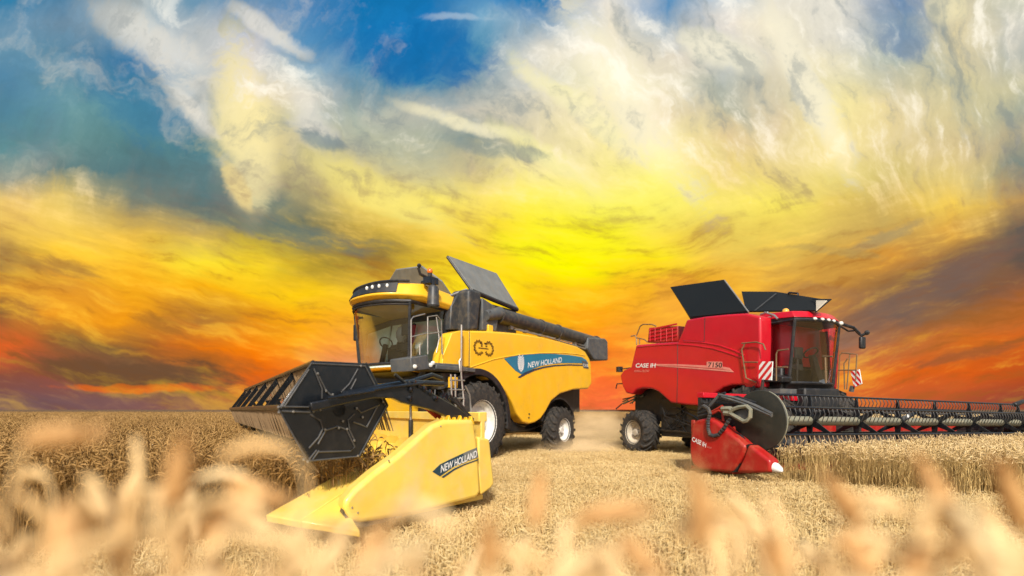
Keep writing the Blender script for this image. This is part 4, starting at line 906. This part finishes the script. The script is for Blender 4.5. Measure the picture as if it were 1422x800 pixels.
def rawmesh(name, v, f, mi, mats):
    me = bpy.data.meshes.new(name); me.from_pydata(v, [], f)
    for m in mats: me.materials.append(m)
    me.polygons.foreach_set('material_index', mi); me.polygons.foreach_set('use_smooth', [True]*len(f)); me.update(); return me
class Stalks:
    def __init__(s): s.v = []; s.f = []; s.m = []
    def tube(s, P, rs, n, mi, flat=1.):
        o = len(s.v); k = len(P)
        for i in range(k):
            d = (P[min(i+1, k-1)]-P[max(i-1, 0)]).normalized(); x = d.cross(Vector((.3, .9, .1))).normalized(); y = d.cross(x)
            for j in range(n):
                t = 2*math.pi*j/n+i*.4*(mi == 1); s.v.append(tuple(P[i]+(x*math.cos(t)+y*math.sin(t)*flat)*rs[i]))
        for i in range(k-1):
            for j in range(n): s.f.append((o+i*n+j, o+i*n+(j+1) % n, o+(i+1)*n+(j+1) % n, o+(i+1)*n+j)); s.m.append(mi)
    def stalk(s, x, y, h, k=1., n=3, leaf=1, earl=.085, nod=None, seg=4, awn=0):
        lean = Vector((random.gauss(.03, .10), random.gauss(0, .10), 0)); b = Vector((x, y, 0))
        top = b+Vector((0, 0, h))+lean*h
        P = [b+(top-b)*t+lean*.4*h*(t*t-t) for t in (0, .35, .7, 1)]
        s.tube(P, [.0026*k, .0024*k, .002*k, .0016*k], n, 0)
        nod = random.uniform(.3, 2.4) if nod is None else nod
        az = random.uniform(0, 6.28); hd = Vector((math.cos(az), math.sin(az), 0)); E = [top]; d0 = (P[-1]-P[-2]).normalized(); L = earl*random.uniform(.8, 1.2)
        # the neck curves over before the ear
        for i in range(2):
            t = nod*.5*(i+1)/3; dd = (d0*math.cos(t)+hd*math.sin(t)).normalized(); E.append(E[-1]+dd*.025*k**.5)
        s.tube(E, [.0016*k]*3, n, 0)
        Q = [E[-1]]; rs = [.003*k]
        for i in range(seg*2):
            t = nod*(.5+.5*(i+1)/(seg*2)); dd = (d0*math.cos(t)+hd*math.sin(t)).normalized(); Q.append(Q[-1]+dd*L/(seg*2))
            f = math.sin(math.pi*min(.94, (i+1.2)/(seg*2+.6))); rs.append(k*(.0088*f**.6)*(1.0 if i % 2 == 0 else .70))
        rs[-1] = .001*k
        s.tube(Q, rs, 5 if seg > 2 else 4, 1, .8)
        for a in range(awn):
            q = Q[random.randrange(2, len(Q)-1)]; d = (Q[-1]-Q[0]).normalized()+Vector([random.gauss(0, .35) for _ in range(3)]); s.tube([q, q+d*.035], [.0008*k, .0002*k], 3, 1)
        for _ in range(leaf):
            t = random.uniform(.25, .85); q = b+(top-b)*t; az = random.uniform(0, 6.28); hd = Vector((math.cos(az), math.sin(az), 0)); L = random.uniform(.1, .2); sd = hd.cross(Vector((0, 0, 1)))*.005*k
            o = len(s.v); pts = [q, q+hd*L*.3+Vector((0, 0, L*.35)), q+hd*L*.7+Vector((0, 0, L*.1)), q+hd*L*.85+Vector((0, 0, -L*.45))]
            for i, p in enumerate(pts):
                w_ = (1, 1, .8, .1)[i]; s.v += [tuple(p-sd*w_), tuple(p+sd*w_)]
            for i in range(3): s.f.append((o+2*i, o+2*i+1, o+2*i+3, o+2*i+2)); s.m.append(0)
PC = {}
def proto(kind, n, fn):
    c = bpy.data.collections.new(kind)
    for i in range(n):
        st = Stalks(); fn(st); mats = {'w': (MS['stem'], MS['ear']), 's': (MS['stub'], MS['stub']), 'b': (MS['stemb'], MS['earb'])}[kind[0]]
        o = bpy.data.objects.new(kind+'_clump', rawmesh(kind, st.v, st.f, st.m, mats)); c.objects.link(o)
    PC[kind] = c
def wheat_near(st):
    for _ in range(60): st.stalk(random.uniform(-.2, .2), random.uniform(-.2, .2), random.uniform(.55, .82), 1.15, 3, 1, .085, awn=1)
def wheat_far(st):
    for _ in range(110): st.stalk(random.uniform(-.65, .65), random.uniform(-.65, .65), random.uniform(.62, .80), 2.2, 3, 0, .10, seg=2)
def stub_near(st):
    for _ in range(110):
        x, y = random.uniform(-.25, .25), random.uniform(-.25, .25); h = random.uniform(.04, .13); l = Vector((random.gauss(0, .02), random.gauss(0, .02), h))
        st.tube([Vector((x, y, 0)), Vector((x, y, 0))+l], [.0045, .0042], 4, 0)
    for _ in range(130):
        x, y = random.uniform(-.28, .28), random.uniform(-.28, .28); az = random.uniform(0, 6.28); L = random.uniform(.02, .09); z = random.uniform(.01, .11); d = Vector((math.cos(az), math.sin(az), random.gauss(0, .5)))*L
        st.tube([Vector((x, y, z)), Vector((x, y, z))+d*.5+Vector((0, 0, .006)), Vector((x, y, z))+d], [.004, .005, .003], 3, 0)
def stub_far(st):
    for _ in range(200):
        x, y = random.uniform(-.7, .7), random.uniform(-.7, .7); h = random.uniform(.05, .13)
        st.tube([Vector((x, y, 0)), Vector((x, y, 0))+Vector((random.gauss(0, .05), random.gauss(0, .05), h))], [.009, .007], 3, 0)
proto('wheat_near', 7, wheat_near); proto('wheat_far', 3, wheat_far); proto('brown_near', 6, wheat_near); proto('brown_far', 5, wheat_far); proto('stubble_near', 6, stub_near); proto('stubble_far', 4, stub_far)
def scatter(name, pts, kind, label, cat, smin=.88, smax=1.1):
    me = bpy.data.meshes.new(name); me.from_pydata(pts, [], []); o = bpy.data.objects.new(name, me); COL.objects.link(o)
    ng = bpy.data.node_groups.new(name, 'GeometryNodeTree'); ng.interface.new_socket('Geometry', in_out='INPUT', socket_type='NodeSocketGeometry'); ng.interface.new_socket('Geometry', in_out='OUTPUT', socket_type='NodeSocketGeometry')
    N = ng.nodes; L = ng.links; gi = N.new('NodeGroupInput'); go = N.new('NodeGroupOutput'); ip = N.new('GeometryNodeInstanceOnPoints'); ci = N.new('GeometryNodeCollectionInfo')
    ci.inputs['Collection'].default_value = PC[kind]; ci.inputs['Separate Children'].default_value = True; ci.inputs['Reset Children'].default_value = True
    rv = N.new('FunctionNodeRandomValue'); rv.data_type = 'FLOAT_VECTOR'; rv.inputs[0].default_value = (-.05, -.05, 0); rv.inputs[1].default_value = (.05, .05, 6.283)
    rs = N.new('FunctionNodeRandomValue'); rs.data_type = 'FLOAT'; rs.inputs[2].default_value = smin; rs.inputs[3].default_value = smax; rs.inputs['Seed'].default_value = 5
    L.new(gi.outputs[0], ip.inputs['Points']); L.new(ci.outputs[0], ip.inputs['Instance']); ip.inputs['Pick Instance'].default_value = True
    L.new(rv.outputs[0], ip.inputs['Rotation']); L.new(rs.outputs[1], ip.inputs['Scale']); L.new(ip.outputs[0], go.inputs[0])
    o.modifiers.new('scatter', 'NODES').node_group = ng
    o['kind'] = 'stuff'; o['label'] = label; o['category'] = cat; return o
def inside(x, y, poly):
    c = False; n = len(poly)
    for i in range(n):
        x1, y1 = poly[i]; x2, y2 = poly[i-1]
        if (y1 > y) != (y2 > y) and x < (x2-x1)*(y-y1)/(y2-y1)+x1: c = not c
    return c
# standing crop on the left: ahead of the yellow header and beyond its far end
def hw_(fr, a, b): p = fr.world((a, b, 0)); return (p.x, p.y)
cutA, cutB = hw_(HF, 1.35, .35), hw_(HF, 1.35, 10.4)
farL = (cutB[0]-hY[0]*160, cutB[1]-hY[1]*160)
polyL = [(-2.25, 5.05), cutA, cutB, farL, (-260, 150), (-260, 4.2), (-9, 4.25), (-4.4, 4.55)]
# and on the right: in front of the red header, running on beyond its far end
cA, cB = hw_(RH, 1.55, .45), hw_(RH, 1.55, 11.4)
farR = (cB[0]-hR[0]*-0+hR[0]*-60, cB[1]-hR[1]*60)
polyR = [cA, cB, farR, (200, 60), (200, 5.5), (9.5, 6.0), (7.2, 7.1), (5.9, 7.85), (5.0, 8.45), (4.62, 8.95)]
def grid(test, x0, x1, y0, y1, st):
    out = []; nx = int((x1-x0)/st); ny = int((y1-y0)/st)
    for i in range(nx):
        for j in range(ny):
            x = x0+(i+random.random())*st; y = y0+(j+random.random())*st
            if abs(x) < y*1.12+1.2 and test(x, y): out.append((x, y, 0))
    return out
inL = lambda x, y: inside(x, y, polyL); inR = lambda x, y: inside(x, y, polyR)
scatter('brown_wheat', grid(inL, -24, 0, 3.8, 19, .28), 'brown_near', 'brown ripe wheat standing left of the yellow harvester, stems showing at its cut edge', 'wheat')
scatter('pale_wheat', grid(inR, 4, 24, 5.3, 19, .28), 'wheat_near', 'pale ripe wheat standing in a block before the red harvester reel', 'wheat', .72, .86)
scatter('distant_brown_wheat', grid(inL, -80, 60, 18.5, 75, .95), 'brown_far', 'brown wheat field running back to the horizon on the left', 'wheat', .95, 1.1)
scatter('distant_pale_wheat', grid(inR, 10, 80, 18.5, 60, .95), 'wheat_far', 'wheat running back to the horizon at the far right', 'wheat', .8, .95)
notcrop = lambda x, y: not inL(x, y) and not inR(x, y)
scatter('stubble', grid(notcrop, -7, 15, 2.2, 17, .36), 'stubble_near', 'short pale golden stubble and chopped straw on the cut ground', 'stubble', .8, 1.1)
scatter('distant_stubble', grid(notcrop, -10, 30, 16.5, 55, .9), 'stubble_far', 'distant strip of stubble behind the harvesters', 'stubble')
# ground
bm = bmesh.new(); bmesh.ops.create_grid(bm, x_segments=60, y_segments=60, size=3000)
me = bpy.data.meshes.new('field_ground'); bm.to_mesh(me); bm.free(); me.materials.append(MS['soil']); o = bpy.data.objects.new('field_ground', me); COL.objects.link(o); o['kind'] = 'structure'
# far crop canopy: bumpy sheet at ear height out to the horizon
def canopy(name, poly, z):
    me = bpy.data.meshes.new(name); me.from_pydata([(x, y, z) for x, y in poly], [], [tuple(range(len(poly)))]); 
    m = MS['canopy']; me.materials.append(m); o = bpy.data.objects.new(name, me); COL.objects.link(o); o['kind'] = 'structure'; return o
m = bpy.data.materials.new('wheat_canopy'); m.use_nodes = True; b = NB(m.node_tree); p = m.node_tree.nodes['Principled BSDF']; co = b.n('ShaderNodeTexCoord').outputs['Object']
n1 = b.noise(co, 3., 8, .75)['Fac']; n2 = b.noise(co, .05, 5, .6)['Fac']
c = b.mix(b.mr(n1, .38, .62), (.045, .022, .008), (.19, .10, .034)); c = b.mix(b.m('MULTIPLY', b.mr(n2, .35, .65), .4), c, (.22, .12, .05)); b.set(p.inputs['Base Color'], c); p.inputs['Roughness'].default_value = .9
bn = b.n('ShaderNodeBump'); bn.inputs['Strength'].default_value = 1.; bn.inputs['Distance'].default_value = .25; b.set(bn.inputs['Height'], n1); m.node_tree.links.new(bn.outputs[0], p.inputs['Normal']); MS['canopy'] = m
canopy('wheat_canopy', [(-2900, 55), (cutB[0]-hY[0]*52, 55), (cutB[0]-hY[0]*3400, 55+3400*.815), (-2900, 2900)], .70)
canopy('wheat_canopy', [(cB[0]+6, 45), (2900, 45), (2900, 2900), (400, 2900)], .70)

# ---- wheat close to the lens, thrown out of focus
env = [(0,600),(60,635),(140,655),(190,700),(240,660),(320,690),(350,740),(450,757),(560,757),(640,752),(700,715),(760,720),(860,735),(920,760),(1000,750),(1050,740),(1130,725),(1200,740),(1290,700),(1350,690),(1422,690)]
def envy(x):
    for i in range(len(env)-1):
        if env[i][0] <= x <= env[i+1][0]: return env[i][1]+(env[i+1][1]-env[i][1])*(x-env[i][0])/(env[i+1][0]-env[i][0])
    return env[0][1] if x < 0 else env[-1][1]
st = Stalks()
random.seed(21)
for i in range(340):
    x = random.uniform(-90, 1510); d = random.choice((random.uniform(.30, .5), random.uniform(.4, .8)))
    y = envy(min(1422, max(0, x)))+25+abs(random.gauss(0, 75)); X = (x-CX)/F*d; z = H+(HY-y-(45 if 230 < x < 700 else 0))/F*d
    nd = random.choice((.3, .8, 1.5, 2.2)); st.stalk(X, d, z-{.3: .135, .8: .115, 1.5: .085, 2.2: .055}[nd], 1.1, 5, 2, .085, nod=nd, seg=4)
o = bpy.data.objects.new('foreground_wheat', rawmesh('foreground_wheat', st.v, st.f, st.m, (MS['fstem'], MS['fstem']))); COL.objects.link(o)
o['kind'] = 'stuff'; o['label'] = 'mass of pale wheat stems and leaves blurred along the bottom edge'; o['category'] = 'wheat'
# single ears that stand out of the mass: (ear from, ear to, distance, label)
EARS = [((35,612),(140,603),.50,'pale ear bent level, nearest the upper left corner of the wheat'),
 ((240,700),(262,612),.50,'tall upright tan ear left of the black reel'),
 ((322,672),(395,690),.55,'tan ear leaning right, below the reel'),
 ((285,748),(330,708),.50,'brown ear leaning right, under the level ear below the reel'),
 ((95,700),(118,790),.45,'tan ear hanging at the lower left'),
 ((672,800),(676,725),.50,'brown upright ear below the yellow end cover'),
 ((742,730),(750,668),.60,'faint tan ear right of the yellow end cover'),
 ((800,722),(900,708),.55,'tan ear bent level over the stubble between the harvesters'),
 ((862,742),(905,790),.48,'brown ear leaning down right in the middle of the stubble'),
 ((968,760),(957,655),.50,'brown upright ear in front of the red end cover'),
 ((1210,800),(1205,765),.45,'short brown ear at the bottom edge right of centre'),
 ((1262,800),(1285,755),.45,'brown ear leaning right at the bottom edge'),
 ((1345,745),(1300,640),.55,'long tan ear leaning left in front of the right hand crop'),
 ((1422,735),(1370,640),.60,'tan ear at the far right edge leaning left'),
 ((1200,735),(1130,660),.62,'faint pale ear leaning left before the cut edge of the crop'),
 ((505,790),(520,745),.50,'orange brown ear under the yellow divider point'),
 ((1085,800),(1070,755),.48,'yellowish ear at the bottom edge under the red divider')]
for (x0, y0), (x1, y1), d, lab in EARS:
    a = Vector(((x0-CX)/F*d, d, H+(HY-y0)/F*d)); e = Vector(((x1-CX)/F*d, d+random.uniform(-.03, .03), H+(HY-y1)/F*d))
    ax_ = (e-a); L = ax_.length; base = Vector((a.x-ax_.x*.5+random.uniform(-.04, .04), d+.03, 0))
    root = bpy.data.objects.new('wheat_stalk', None); COL.objects.link(root); root.location = base; root.empty_display_size = .05
    root['label'] = 'out of focus '+lab if len(('out of focus '+lab).split()) <= 16 else lab; root['category'] = 'wheat'; root['group'] = 'blurred wheat ears close to the camera'
    s1 = Stalks(); m1 = base.lerp(a, .6)+Vector((-(ax_.x)*.3, 0, .02)); m2 = base.lerp(a, .9)+Vector((-(ax_.x)*.35, 0, .015 if ax_.z < .02 else -.0)); s1.tube([Vector((0, 0, 0)), m1-base, m2-base, a-base], [.0028, .0025, .0022, .002], 6, 0)
    so = bpy.data.objects.new('stem', rawmesh('stem', s1.v, s1.f, s1.m, (MS['fstem'],))); COL.objects.link(so); so.parent = root
    s2 = Stalks(); Q = []; rs = []; n = 14; side_ = Vector((-ax_.z, 0, ax_.x))*random.uniform(-.12, .12)
    for i in range(n+1):
        t = i/n; Q.append(a-base+ax_*t+side_*math.sin(math.pi*t)); rs.append(.0135*math.sin(math.pi*min(.96, (t*.9+.08)))**.5*(1. if i % 2 else .75))
    s2.tube(Q, rs, 7, 0)
    for i in range(1, n):
        for sg in (-1, 1):
            dd = (ax_.normalized()*.7+Vector((random.gauss(0, .2), sg*.5, random.gauss(0, .2)))).normalized(); s2.tube([Q[i], Q[i]+dd*.008, Q[i]+dd*.018], [.002, .0045, .0008], 5, 0)
    eo = bpy.data.objects.new('ear', rawmesh('ear', s2.v, s2.f, s2.m, (MS['fear'],))); COL.objects.link(eo); eo.parent = root

# ---- chaff and dust blown out behind the yellow machine
dm = bpy.data.materials.new('dust'); dm.use_nodes = True; nt = dm.node_tree; nt.nodes.clear(); b = NB(nt)
co = b.n('ShaderNodeTexCoord').outputs['Object']; nz = b.noise(co, 1.6, 5, .65)['Fac']
ln = b.n('ShaderNodeVectorMath', operation='LENGTH'); nt.links.new(co, ln.inputs[0])
fall = b.mr(ln.outputs['Value'], 1., .15)
pv = b.n('ShaderNodeVolumePrincipled'); pv.inputs['Color'].default_value = (1., .72, .40, 1); b.set(pv.inputs['Density'], b.m('MULTIPLY', b.m('MULTIPLY', b.mr(nz, .3, .65), fall), 1.5)); pv.inputs['Anisotropy'].default_value = -.45
oo = b.n('ShaderNodeOutputMaterial'); nt.links.new(pv.outputs[0], oo.inputs['Volume'])
for (px, py, d, sx_, sz_) in ((832, 596, 17.0, 2.0, .8), (800, 622, 15.2, 1.6, .35), (1085, 635, 9.2, .5, .35)):
    bm = bmesh.new(); bmesh.ops.create_icosphere(bm, subdivisions=3, radius=1); me = bpy.data.meshes.new('dust_cloud'); bm.to_mesh(me); bm.free(); me.materials.append(dm)
    if px == 1085: continue
    o = bpy.data.objects.new('dust_cloud', me); COL.objects.link(o); o.location = ((px-CX)/F*d, d, H+(HY-py)/F*d); o.scale = (sx_, sx_, sz_)
    o['kind'] = 'stuff'; o['label'] = 'thin golden dust hanging behind the rear wheel of the yellow harvester'; o['category'] = 'dust'
st = Stalks(); random.seed(5)
for i in range(900):
    t = random.random()**.7; o_ = Vector((1.9+t*1.6, 17.0-t*1.6, 1.25-t*1.0)); p = o_+Vector((random.gauss(0, .15+.5*t), random.gauss(0, .5), random.gauss(0, .08+.22*t)))
    if p.z < .05: continue
    d = Vector((random.gauss(0, 1), random.gauss(0, 1), random.gauss(0, 1))).normalized()*random.uniform(.01, .035); st.tube([p, p+d], [.005, .004], 3, 0)
o = bpy.data.objects.new('flying_chaff', rawmesh('flying_chaff', st.v, st.f, st.m, (MS['stub'],))); COL.objects.link(o); o['kind'] = 'stuff'; o['label'] = 'chopped straw and chaff flying from the rear of the yellow harvester'; o['category'] = 'chaff'
